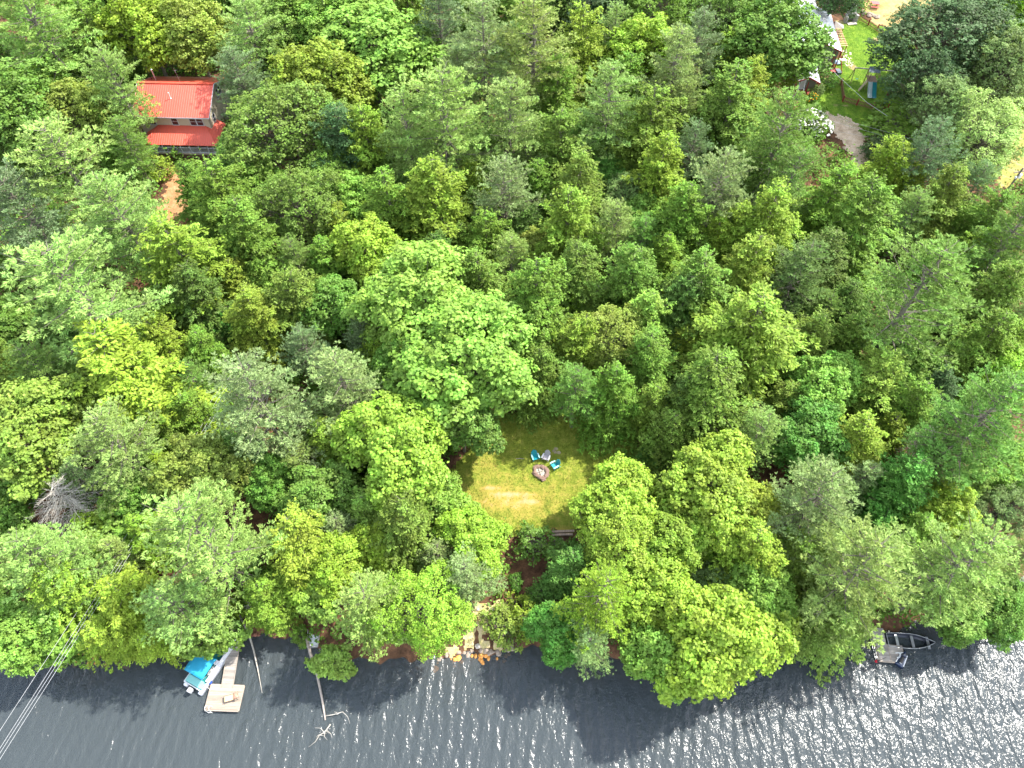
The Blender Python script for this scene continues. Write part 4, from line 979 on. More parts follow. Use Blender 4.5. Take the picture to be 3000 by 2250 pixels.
teal = plain('teal plastic', (.015, .30, .36), .4, var=.15); tealarm = plain('faded teal plastic', (.35, .66, .68), .4, var=.1)
greyp = plain('grey plastic', (.42, .40, .44), .45, var=.15); greyarm = plain('light grey plastic', (.66, .66, .68), .45, var=.1)
adirondack(1568, 1344, R(18), teal, tealarm, 'teal slatted garden chair left of the grey one')
adirondack(1599.5, 1344.5, R(-22), greyp, greyarm, 'grey slatted garden chair between the two teal ones')
adirondack(1625, 1368.5, R(-58), teal, tealarm, 'teal slatted garden chair right of the fire pit')
# timber edging at the foot of the lawn
timber = plain('old timber', (.36, .27, .20), .9, var=.4, scale=3, stretch=(6, 1, 1), bump=.3)
for (a, b_, c, d_, l) in [(1612,1560,1682,1557,'upper weathered timber edging the foot of the lawn'),(1616,1569,1678,1567,'middle weathered timber of the steps below the lawn'),(1622,1582,1650,1581,'lowest short timber step below the lawn')]:
    p, q = G(a, b_), G(c, d_); mdl = (p+q)/2; m_ = MB(); m_.bar(p-mdl, q-mdl, .26, .24); tag(m_.build('timber_step', timber, loc=mdl+Vector((0, 0, .12)), bevel=.02), l, 'timber step')

# ------------------------------------------------------------------ wooden dock with its things
WL = .42
def dock_frame(name, label, o, ax_x, ax_y):
    return empty(name, o, math.atan2(ax_x.y, ax_x.x), label, 'dock')
tl, tr_, bl = P(619, 2005, WL), P(715, 2008.5, WL), P(603.5, 2080, WL)
ax = (tr_-tl).normalized(); ang = math.atan2(ax.y, ax.x); W_ = (tr_-tl).length; D_ = abs((bl-tl).dot(Vector((-ax.y, ax.x, 0))))
e = empty('wooden_dock', (tl.x, tl.y, 0), ang, 'T shaped wooden dock with narrow walkway beside the pontoon boat', 'dock')
def planks(b, x0, x1, y0, y1, along_x, wd, z, rng, th=.035):
    if along_x:
        n = max(1, round(abs(y1-y0)/wd)); h = (y1-y0)/n
        for i in range(n): b.box(((x0+x1)/2+rng.uniform(-.015, .015), y0+h*(i+.5), z+rng.uniform(-.004, .004)), (abs(x1-x0), abs(h)-.012, th))
    else:
        n = max(1, round(abs(x1-x0)/wd)); h = (x1-x0)/n
        for i in range(n): b.box((x0+h*(i+.5), (y0+y1)/2+rng.uniform(-.015, .015), z+rng.uniform(-.004, .004)), (abs(h)-.012, abs(y1-y0), th))
def plankmat(name, col):
    m = plain(name, col, .85, var=.3, scale=2.4, bump=.3, stretch=(.35, 4, 1)); nt = m.node_tree
    g = nt.nodes.new('ShaderNodeNewGeometry'); pb = [n for n in nt.nodes if n.type == 'BSDF_PRINCIPLED'][0]; src = pb.inputs['Base Color'].links[0].from_socket
    f = ramp(nt, g.outputs['Random Per Island'], [(0, (.68, .66, .64)), (.5, (.95, .93, .9)), (1, (1.15, 1.12, 1.08))]); nt.links.new(mixc(nt, 1.0, src, f, 'MULTIPLY'), pb.inputs['Base Color']); return m
pm = plankmat('dock planks', (.38, .32, .265)); pm2 = plankmat('grey dock planks', (.36, .33, .30))
b = MB(); planks(b, 0, W_, 0, -D_, True, .14, WL, rg); b.build('platform', pm, e)
wl = P(651, 2005, WL)-Vector((tl.x, tl.y, 0)); u0 = Vector((ax.x, ax.y)); loc = lambda px, py, z=WL: ((P(px, py, z).xy-tl.xy).dot(u0), (P(px, py, z).xy-tl.xy).dot(Vector((-ax.y, ax.x))))
wx0, wy0 = loc(651, 2005); wx1, _ = loc(685, 2006); _, wy1 = loc(700, 1835); wl0 = loc(694, 1835)
b = MB(); nrow = 76
for i in range(nrow):
    t_ = i/(nrow-1); cx_ = (wx0+wx1)/2*(1-t_) + (wl0[0]+.05)*t_; cy_ = .06+(wy1-.06)*t_; b.box((cx_, cy_, WL+.03+rg.uniform(-.004, .004)), (wx1-wx0, wy1/nrow-.012, .035), rz=rg.uniform(-.01, .01))
b.build('walkway', pm2, e)
b = MB()
for sx_ in (0, 1):
    xa = wx0 if sx_ == 0 else wx1; xb = xa + (wl0[0]+.05-(wx0+wx1)/2); b.bar((xa, -.25, WL+.07), (xb, wy1, WL+.07), .05, .05)
b.bar((0, 0.02, WL-.08), (W_, 0.02, WL-.08), .06, .2); b.bar((0, -D_-.03, WL-.08), (W_, -D_-.03, WL-.08), .06, .2); b.bar((-.03, 0, WL-.08), (-.03, -D_, WL-.08), .06, .2); b.bar((W_+.03, 0, WL-.08), (W_+.03, -D_, WL-.08), .06, .2)
b.build('frame', pm, e)
for px_, py_ in ((.1, -.1), (W_-.1, -.1), (.1, -D_+.1), (W_-.1, -D_+.1), (wx0+.1, wy1*.45), (wx1+.25, wy1*.45)):
    b = MB(); b.tube([(px_, py_, -1.6), (px_, py_, WL-.06)], .05, 8); b.build('post', plain('steel post', (.5, .5, .52), .4, .8) if 'steel post' not in bpy.data.materials else bpy.data.materials['steel post'], e)
white = plain('white paint', (.78, .78, .77), .4, var=.08); steel = plain('brushed aluminium', (.60, .61, .62), .35, .7, var=.12)
b = MB()
for s in (0, .42): b.tube([(.3+s, -D_+.35, WL), (.3+s, -D_+.3, WL+.75), (.3+s, -D_+.0, WL+.9), (.3+s, -D_-.16, WL+.6), (.3+s, -D_-.18, -.5)], .025, 8)
for z_ in (-.35, -.1, .15): b.bar((.3, -D_-.17, z_), (.72, -D_-.17, z_), .08, .03)
lo_ = MB(); lo_.v = b.v; lo_.f = b.f; ob = lo_.build('swim_ladder', white); tag(ob, 'white swim ladder on the near left edge of the wooden dock', 'ladder'); ob.location = (tl.x, tl.y, 0); ob.rotation_euler = (0, 0, ang)
b = MB(); b.lathe([(0, 0), (.17, .02), (.2, .15), (.17, .28), (0, .3)], n=14); bu = P(620, 2004, .1); tag(b.build('dock_bumper', plain('blue rubber', (.02, .07, .42), .5), loc=(bu.x-.1, bu.y+.1, .12)), 'blue round bumper at the back left corner of the dock platform', 'bumper')
# sun lounger with towel
p = P(679, 2046, WL); e = empty('sun_lounger', (p.x, p.y, WL+.02), R(16), 'dark framed tan lounge chair standing on the dock platform', 'lounge chair')
b = MB(); b.slab([(-.62, -.27, .33), (.25, -.27, .33), (.25, .27, .33), (-.62, .27, .33)], .03); b.build('seat', plain('tan canvas', (.62, .40, .24), .8, var=.1), e)
b = MB(); b.slab([(.25, -.27, .33), (.78, -.27, .72), (.78, .27, .72), (.25, .27, .33)], .03); b.build('backrest', bpy.data.materials['tan canvas'], e)
dk = plain('dark tube', (.05, .045, .045), .5)
b = MB()
for s in (-.3, .3): b.tube([(-.66, s, .34), (.26, s, .34), (.84, s, .76)], .02, 6)
b.tube([(-.66, -.3, .34), (-.66, .3, .34)], .02, 6); b.tube([(.84, -.3, .76), (.84, .3, .76)], .02, 6); b.build('frame', dk, e)
for s in (-.3, .3):
    for xx in (-.55, .5): b = MB(); b.tube([(xx, s, .34), (xx+(.12 if xx > 0 else -.08), s, 0)], .02, 6); b.build('leg', dk, e)
b = MB(); pts = []
for i in range(7):
    for j in range(6): pts.append((.42+.42*i/6+.02*math.sin(j*2), -.30+.6*j/5+.03*math.sin(i*2.1), .50+.31*i/6+.03*math.sin(i*1.7+j*1.3)+.04))
b.add(pts, [(i*6+j, i*6+j+1, (i+1)*6+j+1, (i+1)*6+j) for i in range(6) for j in range(5)])
o = b.build('towel', plain('coral towel', (.80, .36, .25), .95, var=.35, scale=4), smooth=True); m_ = o.modifiers.new('thick', 'SOLIDIFY'); m_.thickness = .03; o.location = (p.x, p.y, WL+.02); o.rotation_euler = (0, 0, R(16)); tag(o, 'coral and white towel draped on the head of the lounge chair', 'towel')

# ------------------------------------------------------------------ pontoon boat, bow to +Y
s0, s1 = P(567, 2015, .5), P(655, 1890, .5); dv = (s1-s0).normalized(); yaw = math.atan2(dv.y, dv.x)-math.pi/2; L = 6.4
sc_ = P(565.5, 2011, .6)
e = empty('pontoon_boat', (sc_.x, sc_.y, 0), yaw, 'white pontoon boat with a blue canopy moored beside the wooden dock', 'boat')
boatw = plain('boat white', (.80, .80, .82), .3, var=.06); alum = plain('pontoon aluminium', (.62, .63, .68), .28, .55, var=.08); tealc = plain('teal carpet', (.015, .20, .19), .9, var=.2, scale=6)
for s in (-.95, .95):
    b = MB(); b.tube([(s, -.35, .12), (s, -.25, .12), (s, L-.9, .12), (s, L-.3, .22), (s, L, .36)], [.20, .31, .31, .22, .04], 14); b.build('pontoon', alum, e, smooth=True)
b = MB(); b.prism([(-1.2, -.05), (1.2, -.05), (1.2, L-.6), (.8, L-.15), (-.8, L-.15), (-1.2, L-.6)], .45, .56); b.build('deck', boatw, e)
b = MB(); b.prism([(-1.08, .06), (1.08, .06), (1.08, L-.65), (.75, L-.3), (-.75, L-.3), (-1.08, L-.65)], .56, .575); b.build('carpet', tealc, e)
fence_pts = [(-1.12, .95), (-1.12, L-.7), (-.75, L-.3), (.75, L-.3), (1.12, L-.7), (1.12, .95)]
b = MB(); b2 = MB()
for (xa, ya), (xb, yb) in zip(fence_pts, fence_pts[1:]):
    b.bar((xa, ya, 1.22), (xb, yb, 1.22), .05, .05); b.bar((xa, ya, .66), (xb, yb, .66), .04, .04); b2.bar((xa, ya, .94), (xb, yb, .94), .012, .50)
    n = max(1, round(math.hypot(xb-xa, yb-ya)/1.0))
    for i in range(n+1): b.box((xa+(xb-xa)*i/n, ya+(yb-ya)*i/n, .9), (.04, .04, .66))
b.build('railing', boatw, e); b2.build('side_panel', boatw, e)
b = MB(); b.bar((-1.14, .0, .70), (1.14, .0, .70), .05, .05); b.bar((-1.14, .0, .70), (-1.14, .9, .70), .05, .05); b.bar((1.14, .0, .70), (1.14, .9, .70), .05, .05); b.build('stern_rail', boatw, e)
b = MB(); b.box((0, .48, .70), (2.1, .72, .26)); b.build('sun_pad', plain('pale teal vinyl', (.22, .55, .52), .5, var=.1), e, bevel=.05)
for xx, yy, sx_, sy_ in ((.86, 4.5, .5, 1.5), (-.86, 4.5, .5, 1.5), (.86, 2.0, .5, .9)):
    b = MB(); b.box((xx, yy, .74), (sx_, sy_, .36)); b.box((xx+(.2 if xx > 0 else -.2), yy, 1.02), (.12, sy_, .34)); b.build('bench_seat', boatw if yy > 2.5 else plain('cream vinyl', (.74, .72, .66), .5), e, bevel=.04)
b = MB(); b.box((.8, 2.9, .95), (.5, .45, .8)); b.build('helm_console', boatw, e, bevel=.04)
cn_ = MB(); nx, ny = 7, 7; vs = []
for i in range(nx):
    for j in range(ny):
        u = i/(nx-1)*2-1; v = j/(ny-1); vs.append((u*1.16, .85+v*2.25, 2.45-.20*u*u-.10*(2*v-1)**2+.012*math.sin(j*9)))
cn_.add(vs, [(i*ny+j, i*ny+j+1, (i+1)*ny+j+1, (i+1)*ny+j) for i in range(nx-1) for j in range(ny-1)])
o = cn_.build('canopy', plain('blue canvas', (.012, .29, .46), .75, var=.12, scale=1.5, bump=.2), e, smooth=True); m_ = o.modifiers.new('thick', 'SOLIDIFY'); m_.thickness = .03
b = MB()
for s in (-1.14, 1.14):
    for y_ in (.9, 1.9, 3.05): b.tube([(s, 1.95, 1.2), (s, y_, 2.22)], .016, 6)
b.build('canopy_frame', steel, e)
b = MB(); b.box((0, -.42, .62), (.42, .5, .62)); b.box((0, -.34, .1), (.16, .24, .9)); b.build('outboard_motor', plain('motor grey', (.50, .50, .52), .35), e, bevel=.1)
b = MB(); b.box((-.85, -.1, .5), (.35, .3, .12)); b.build('boarding_step', boatw, e, bevel=.02)
for (a, b_, c, d_, l) in [(660,1935,652,1950,'mooring line from the pontoon boat to the walkway'),(604,2010,616,2022,'mooring line at the stern of the pontoon boat')]:
    p, q = P(a, b_, .6), P(c, d_, .5); t_ = MB(); t_.tube([(0, 0, 0), (q-p)/2-Vector((0, 0, .12)), q-p], .02, 6); tag(t_.build('mooring_line', plain('rope white', (.7, .7, .66), .9) if 'rope white' not in bpy.data.materials else bpy.data.materials['rope white'], loc=p), l, 'rope')
# ------------------------------------------------------------------ boats drawn up on the bank
def skiff(name, p, yaw, L, Wd, H, hull, trim, label, bow='point', cat='boat', upside=False, seats=2, tx=0.0):
    e = empty(name, p, yaw, label, cat); e.rotation_euler = (tx, 0, yaw); n = 12; V = []; prof = [(-1, 1), (-.86, .25), (-.5, 0), (0, -.03), (.5, 0), (.86, .25), (1, 1)]
    for i in range(n+1):
        t = i/n; w_ = Wd/2*((1-max(0, (t-.45)/.55)**2.2) if bow == 'point' else (1-.25*max(0, (t-.6)/.4)))*(.88+.12*min(1, t*4)); w_ = max(w_, .02); ri = .28*H*max(0, (t-.55)/.45)**2
        for (a, c) in prof: V.append((a*w_, t*L, ri*(1 if c < .9 else 1)+c*H*(1)))
    k = len(prof); F = [(i*k+j, i*k+j+1, (i+1)*k+j+1, (i+1)*k+j) for i in range(n) for j in range(k-1)] + [tuple(range(k))[::-1], tuple(n*k+j for j in range(k))]
    b = MB(); b.add(V, F[:-2]+F[-2:]); o = b.build('hull', hull, e); m_ = o.modifiers.new('thick', 'SOLIDIFY'); m_.thickness = .03
    b = MB(); b.tube([Vector(V[i*k]) for i in range(n+1)], .035, 6); b.tube([Vector(V[i*k+k-1]) for i in range(n+1)], .035, 6); b.bar(V[0], V[k-1], .06, .06); b.build('gunwale', trim, e)
    for i in range(seats if not upside else 0):
        y_ = L*(.22+.33*i); b = MB(); b.box((0, y_, H*.62), (Wd*.82, .28, .04)); b.build('thwart', trim, e)
    return e
dark_hull = plain('dark hull', (.035, .04, .055), .35, var=.3)
p = G(818, 1797); e = empty('deck_box', p+Vector((0, 0, .15)), R(3), 'white flat-topped crate at the bank under the lime maple', 'crate')
b = MB(); b.box((0, 0, .25), (1.1, 1.9, .5)); b.build('body', white, e, bevel=.04)
b = MB(); b.box((-.42, 0, .53), (.16, 1.86, .05)); b.box((.14, -.02, .53), (.84, 1.75, .06)); b.build('lid', plain('lid grey', (.55, .56, .62), .35, var=.12), e, bevel=.015)
p = G(919, 1903); e = skiff('aluminium_boat', p+Vector((0, .1, .25)), R(4), 3.6, 1.25, .45, steel, white, 'silver flat bottomed boat drawn up on the bank beside the long pole', bow='flat')
b = MB(); b.slab([(-.5, .1, .42), (.5, .1, .42), (.55, 3.3, .45), (-.45, 3.3, .45)], .03); b.build('floor_cover', plain('pale foil', (.74, .75, .80), .35, .1, var=.2, scale=3), e)
b = MB(); b.bar((-.62, 1.9, .50), (.62, 1.6, .50), .10, .05); b.build('thwart', dk, e)
p = G(435, 1847); skiff('kayak', (p.x, p.y, max(p.z, .2)+.2), R(-20), 2.0, .6, .3, white, greyp, 'small white kayak half hidden by leaves on the left bank', cat='kayak')

# ------------------------------------------------------------------ grey dock on the right
def Q(cx, cy, z=WL): return P(2500+cx/10.055, 1820+cy/10.055, z)
o0 = Q(770, 1165); a1_ = (Q(1290, 1210)-o0).normalized(); ang2 = math.atan2(a1_.y, a1_.x); ux = Vector((a1_.x, a1_.y)); uy = Vector((-a1_.y, a1_.x))
l2 = lambda cx, cy, z=WL: ((Q(cx, cy, z).xy-o0.xy).dot(ux), (Q(cx, cy, z).xy-o0.xy).dot(uy))
e = empty('grey_dock', (o0.x, o0.y, 0), ang2, 'weathered grey plank dock between a dark rowboat and a jet ski', 'dock')
xr, yt = l2(1340, 710); xm, _ = l2(1010, 700); _, yfar = l2(760, 200)
b = MB(); planks(b, 0, xm, 0, yt, True, .14, WL, rg); planks(b, xm+.03, xr+.25, 0, yt, True, .14, WL+.003, rg); b.build('platform', pm2, e)
b = MB(); planks(b, -.15, xm-.12, yt+.02, yfar, True, .14, WL, rg); b.build('walkway', pm2, e)
b = MB(); b.bar((xm, 0, WL+.035), (xm, yt, WL+.035), .07, .02); b.bar((0, -.04, WL-.1), (xr+.25, -.04, WL-.1), .06, .2); b.bar((-.04, 0, WL-.08), (-.19, yfar, WL-.08), .06, .2); b.bar((xr+.3, 0, WL-.08), (xr+.3, yt, WL-.08), .06, .2); b.build('frame', pm, e)
b = MB(); b.tube([(-.2, .1, WL+.02), (-.35, yt+1.4, WL+.02)], .03, 6); b.tube([(-.38, .1, WL), (-.5, yt+1.4, WL)], .02, 6)
for i in range(6): b.bar((-.2, .3+i*.6, WL), (-.4, .4+i*.6, WL), .03, .02)
b.build('side_ladder', steel, e)
for px_, py_ in ((.1, .1), (xr+.1, .1), (.1, yt-.1), (xr+.1, yt-.1)): b = MB(); b.tube([(px_, py_, -1.6), (px_, py_, WL-.06)], .05, 8); b.build('post', bpy.data.materials['steel post'], e)
c1, c2 = Q(1370, 940, WL+.15), Q(1395, 1060, WL+.15); b = MB(); b.bar((0, 0, 0), c2-c1, .12, .05); b.bar(Vector((-.45, .02, 0)), Vector((.4, .06, 0)), .09, .04); b.bar(c2-c1+Vector((-.4, -.02, 0)), c2-c1+Vector((.42, .03, 0)), .09, .04)
tag(b.build('boarding_step', white, loc=c1), 'white H shaped boarding step on the right edge of the grey dock', 'step')
c1, c2 = Q(690, 1190, .55), Q(975, 1060, 1.5); b = MB(); b.tube([(0, 0, 0), (c2-c1)], [.035, .02], 6); tag(b.build('mooring_whip', dk, loc=c1), 'thin dark mooring rod slanting over the near left corner of the grey dock', 'mooring rod')
c1 = Q(655, 1190, .25); b = MB(); b.lathe([(0, 0), (.12, .02), (.15, .16), (.1, .3), (0, .32)], n=12); tag(b.build('fuel_can', plain('red plastic', (.60, .01, .03), .35), loc=c1), 'small red float at the near left corner of the grey dock', 'float')
p = Q(1000, 600, .02); e = skiff('rowboat', (p.x-.15, p.y+.1, -.05), R(-94), 4.9, 1.55, .55, dark_hull, steel, 'dark rowboat with silver gunwales behind the grey dock, bow to the right', seats=3)
# jet ski
p = Q(1290, 1330, .0); e = empty('jet_ski', (p.x, p.y, .0), R(-38), 'small navy jet ski with white stripes at the near right corner of the grey dock', 'jet ski'); e.scale = (.85, .62, .85)
navy = plain('navy gloss', (.012, .025, .07), .18, var=.3, spec=.8); n = 12; V = []
for i in range(n+1):
    t = i/n; w_ = .58*(1-max(0, (t-.5)/.5)**2.4); w_ = max(w_, .03)
    for (a, c) in ((-.75, 0), (-1, .3), (-.82, .52), (-.35, .62+.12*math.sin(t*3)), (0, .66+.12*math.sin(t*3)), (.35, .62+.12*math.sin(t*3)), (.82, .52), (1, .3), (.75, 0)): V.append((a*w_, t*2.9, c+.06*t))
F = [(i*9+j, i*9+(j+1) % 9, (i+1)*9+(j+1) % 9, (i+1)*9+j) for i in range(n) for j in range(9)] + [tuple(range(9))[::-1], tuple(n*9+j for j in range(9))]
b = MB(); b.add(V, F); b.build('hull', navy, e, smooth=True)
b = MB(); b.box((0, .95, .82), (.36, 1.2, .22)); b.build('seat', dk, e, bevel=.08)
b = MB(); b.box((0, 1.85, .86), (.5, .55, .3), rx=-.35); b.build('console', navy, e, bevel=.1)
b = MB(); b.tube([(-.42, 1.55, 1.08), (0, 1.68, 1.12), (.42, 1.55, 1.08)], .028, 8); b.build('handlebar', dk, e)
b = MB()
for s in (-1, 1): b.bar((s*.47, .25, .58), (s*.36, 2.25, .68), .10, .02)
b.box((0, .32, .80), (.3, .08, .03)); b.build('stripe', white, e)
p = Q(1500, 1170, .3); b = MB(); b.tube([(0, 0, 0), (.9, .2, .75)], [.03, .015], 6); tag(b.build('mooring_whip', dk, loc=p), 'thin dark mooring rod sticking out beyond the jet ski', 'mooring rod')
# ------------------------------------------------------------------ red roofed house
redroof = seamed('red metal roof', (.60, .095, .058), .42, .36, 'X', .7, .08); siding = seamed('cream siding', (.56, .50, .38), .7, .16, 'Z', .5, .06)
trim = plain('grey white trim', (.56, .58, .62), .5, var=.06); glass = plain('dark window glass', (.015, .012, .016), .08, var=.3, spec=.8); burg = plain('burgundy blind', (.10, .022, .024), .7, var=.3)
def wbox(e, name, mat, c, s, **k): b = MB(); b.box(c, s); return b.build(name, mat, e, **k)
def window(e, x, y, z, w_, h, axis='Y', two=True, mat=None):
    """a sash window proud of a wall facing -Y (axis Y) or +X (axis X)"""
    b = MB(); t = .06
    def bx_(cx, cz, sx, sz, d, mb, off): 
        if axis == 'Y': mb.box((x+cx, y-off, z+cz), (sx, d, sz))
        else: mb.box((x+off, y+cx, z+cz), (d, sx, sz))
    for cx, cz, sx, sz in ((-w_/2, 0, t*1.5, h+.12), (w_/2, 0, t*1.5, h+.12), (0, -h/2, w_, t*1.5), (0, h/2, w_, t*1.5), (0, 0, w_, t*.9)): bx_(cx, cz, sx, sz, .08, b, .03)
    f = b.build('window', mat or trim, e)
    g = MB(); bx_(0, 0, w_-.04, h-.04, .02, g, .015); g.build('pane', glass, f)
    if two:
        g = MB()
        for cx in (-w_*.24, w_*.24):
            for cz in (h*.33, h*.14, -h*.16, -h*.36): bx_(cx, cz, w_*.38, h*.11, .01, g, .028)
        g.build('blind', burg, f)
    return f
zr = Z(*P(500, 440, 6).xy)+.3
EL = zr + 5.4                                         # eave height
eL, eR = P(386, 341, EL), P(612, 346, EL); axv = (eR-eL); Wh = axv.length; yawh = math.atan2(axv.y, axv.x)
e = empty('red_roofed_house', ((eL.x+eR.x)/2, (eL.y+eR.y)/2, zr), yawh, 'cream house with a red metal gable roof and screened porch among the trees', 'house')
HD, RS, ov = 5.5, 2.35, .45; hw = Wh/2; he = EL-zr
b = MB(); b.box((0, HD+.0, he/2-.1), (Wh-2*ov, 2*HD-2*ov, he-.05))
b.add([(sx*(hw-ov), y_, z_) for sx in (-1, 1) for y_, z_ in ((ov, he-.12), (2*HD-ov, he-.12), (HD, he+RS-.22))], [(0, 1, 2), (3, 5, 4), (0, 3, 4, 1), (1, 4, 5, 2), (2, 5, 3, 0)]); b.build('wall', siding, e)
b = MB(); b.slab([(-hw, 0, he), (hw, 0, he), (hw, HD, he+RS), (-hw, HD, he+RS)], .10); b.slab([(-hw, HD, he+RS), (hw, HD, he+RS), (hw, 2*HD, he), (-hw, 2*HD, he)], .10)
rf = b.build('roof', redroof, e)
b = MB(); b.bar((-hw, HD, he+RS+.03), (hw, HD, he+RS+.03), .5, .05); b.build('ridge_cap', plain('red flashing', (.66, .10, .06), .4), rf)
b = MB(); b.box((0, -.02, he-.12), (Wh, .04, .2)); 
for s in (-1, 1): b.bar((s*(hw+.02), 0, he-.1), (s*(hw+.02), HD, he+RS-.1), .05, .22); b.bar((s*(hw+.02), HD, he+RS-.1), (s*(hw+.02), 2*HD, he-.1), .05, .22)
b.build('fascia', trim, rf)
fy = ov
for xx in (-hw+1.55, -hw+2.62, 0.15, hw-3.0, hw-1.93): window(e, xx, fy, he-1.0, 1.0, 1.35)
for yy in (HD+.9, HD+1.95): window(e, hw-ov, yy, he+.1, .9, 1.4, 'X', two=False)
window(e, hw-ov, 2.4, he-1.6, .9, 1.3, 'X', two=False)
b = MB(); vx = -.35; vy = 3.0; vz = he+RS*vy/HD; b.tube([(vx, vy, vz-.1), (vx, vy, vz+.95)], .06, 8); b.lathe([(.14, 0), (.1, .06)], (vx, vy, vz), 10); b.lathe([(.09, 0), (.09, .08)], (vx, vy, vz+.93), 10); b.build('vent_pipe', white, rf)
b = MB(); b.tube([(-hw+2.2, HD+1.6, he+RS-.7), (-hw+2.2, HD+1.6, he+RS+1.1)], .09, 8); b.lathe([(.12, 0), (.15, .1), (.05, .2)], (-hw+2.2, HD+1.6, he+RS+1.1), 10); b.build('stove_pipe', steel, rf)
b = MB(); b.tube([(-hw+1.1, HD+2.4, he+RS-1.0), (-hw+1.1, HD+2.4, he+RS+1.2)], .05, 8); b.build('flue', dk, rf)
b = MB(); b.tube([(.4, HD+.8, he+RS-.3), (.2, HD+.9, he+RS+1.9)], .02, 6); b.tube([(-.1, HD+.9, he+RS+1.5), (.6, HD+.9, he+RS+1.6)], .012, 6); b.build('aerial', steel, rf)
# porch
pz, pe, pt = .75, he-3.05, he-1.72; px0, px1 = -hw+1.1, hw+.9; pyf = -2.75
b = MB(); b.slab([(px0, pyf, pe), (px1, pyf, pe), (px1-2.2, fy-.02, pt), (px0+2.2, fy-.02, pt)], .08); b.slab([(px0, pyf, pe), (px0+2.2, fy-.02, pt), (px0, fy-.02, pe+.0)], .08); b.slab([(px1, pyf, pe), (px1, fy+2.5, pe), (px1-2.2, fy+2.5, pt), (px1-2.2, fy-.02, pt)], .08)
b.build('porch_roof', redroof, e)
b = MB(); b.box(((px0+px1)/2, pyf/2+.2, pz-.1), (px1-px0-.3, -pyf+.2, .2)); b.build('porch_floor', wood, e)
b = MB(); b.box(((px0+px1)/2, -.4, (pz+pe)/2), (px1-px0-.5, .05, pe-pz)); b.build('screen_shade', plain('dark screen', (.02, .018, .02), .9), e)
yf = pyf+.3; n = 8; 
for i in range(n+1):
    xx = px0+.25+(px1-px0-.5)*i/n; b = MB(); b.box((xx, yf, (pz+pe)/2-.05), (.13, .13, pe-pz)); b.build('porch_post', trim, e)
b = MB(); b.box(((px0+px1)/2, yf, pe-.14), (px1-px0-.4, .12, .14)); b.box(((px0+px1)/2, yf, pz+.95), (px1-px0-.4, .10, .10)); b.box(((px0+px1)/2, yf, pz+.08), (px1-px0-.4, .10, .10))
for i in range(int((px1-px0-.5)/.16)): b.box((px0+.3+i*.16, yf, pz+.5), (.04, .03, .85))
b.build('porch_railing', trim, e)
wbox(e, 'skirting', plain('skirt boards', (.20, .12, .09), .9), ((px0+px1)/2, yf+.15, pz/2-.25), (px1-px0-.5, .06, pz+.2))

# ------------------------------------------------------------------ white roofed house
whiteroof = seamed('white metal roof', (.86, .86, .88), .35, .5, 'Y', .25, .03); sage = seamed('sage siding', (.20, .22, .16), .75, .18, 'Z', .5, .08); redtrim = plain('barn red trim', (.30, .035, .028), .6, var=.2)
def H2(cx, cy, z): return P(2230+cx/4.424, cy/4.424, z)
zw = Z(*H2(1000, 700, 8).xy)
er, et = H2(1050, 670, zw+3.6), H2(900, 170, zw+3.6); dvy = (et-er); Lh = dvy.length; yaw2 = math.atan2(dvy.y, dvy.x)-math.pi/2
e = empty('white_roofed_house', (er.x, er.y, zw), yaw2, 'sage green house with a bright white metal roof beside the fenced yard', 'house')
hf = 4.2; rs2 = 1.6; ee = 3.6                       # x from -2*hf (left eave) to 0 (right eave)
b = MB(); b.box((-hf, Lh/2, ee/2-.08), (2*hf-.8, Lh-.7, ee-.05)); b.add([(x_, y_, z_) for y_ in (.35, Lh-.35) for x_, z_ in ((-.4, ee-.12), (-2*hf+.4, ee-.12), (-hf, ee+rs2-.16))], [(0, 1, 2), (3, 5, 4), (0, 3, 4, 1), (1, 4, 5, 2), (2, 5, 3, 0)]); b.build('wall', sage, e)
b = MB(); b.slab([(0, 0, ee), (0, Lh, ee), (-hf, Lh, ee+rs2), (-hf, 0, ee+rs2)], .1); b.slab([(-hf, 0, ee+rs2), (-hf, Lh, ee+rs2), (-2*hf, Lh, ee), (-2*hf, 0, ee)], .1); rf = b.build('roof', whiteroof, e)
b = MB(); b.bar((0, -.03, ee-.08), (-hf, -.03, ee+rs2-.08), .06, .2); b.bar((-hf, -.03, ee+rs2-.08), (-2*hf, -.03, ee-.08), .06, .2); b.bar((.03, 0, ee-.08), (.03, Lh, ee-.08), .06, .2); b.build('fascia', redtrim, rf)
window(e, -1.75, .35, 2.35, .7, .8, 'Y', two=False, mat=white)
# red corner porch under the right eave
b = MB(); b.box((-.05, .30, ee/2-.1), (.14, .14, ee-.2)); b.box((-.95, .30, ee/2-.1), (.12, .12, ee-.2)); b.box((-.5, .30, 1.0), (.9, .07, .08)); b.box((-.5, .30, 2.2), (.9, .05, .06))
for i in range(6): b.box((-.88+i*.16, .30, .55), (.05, .05, .9))
b.bar((-.05, .3, ee-.3), (1.1, -.9, .1), .1, .1); b.build('porch_frame', redtrim, e)
wbox(e, 'porch_floor', redtrim, (-.1, -.2, .25), (1.6, 1.3, .12))
# satellite dish on the roof
b = MB(); b.lathe([(.02, .02), (.25, .05), (.45, .16), (.47, .17), (.25, .07), (.02, .04)], n=18); o = b.build('satellite_dish', white, rf, smooth=True); o.location = (-.55, Lh-.9, ee+.75); o.rotation_euler = (R(40), R(12), 0)
b = MB(); b.tube([(-.55, Lh-.9, ee+.1), (-.55, Lh-.8, ee+.75)], .03, 6); b.build('dish_mast', steel, rf)
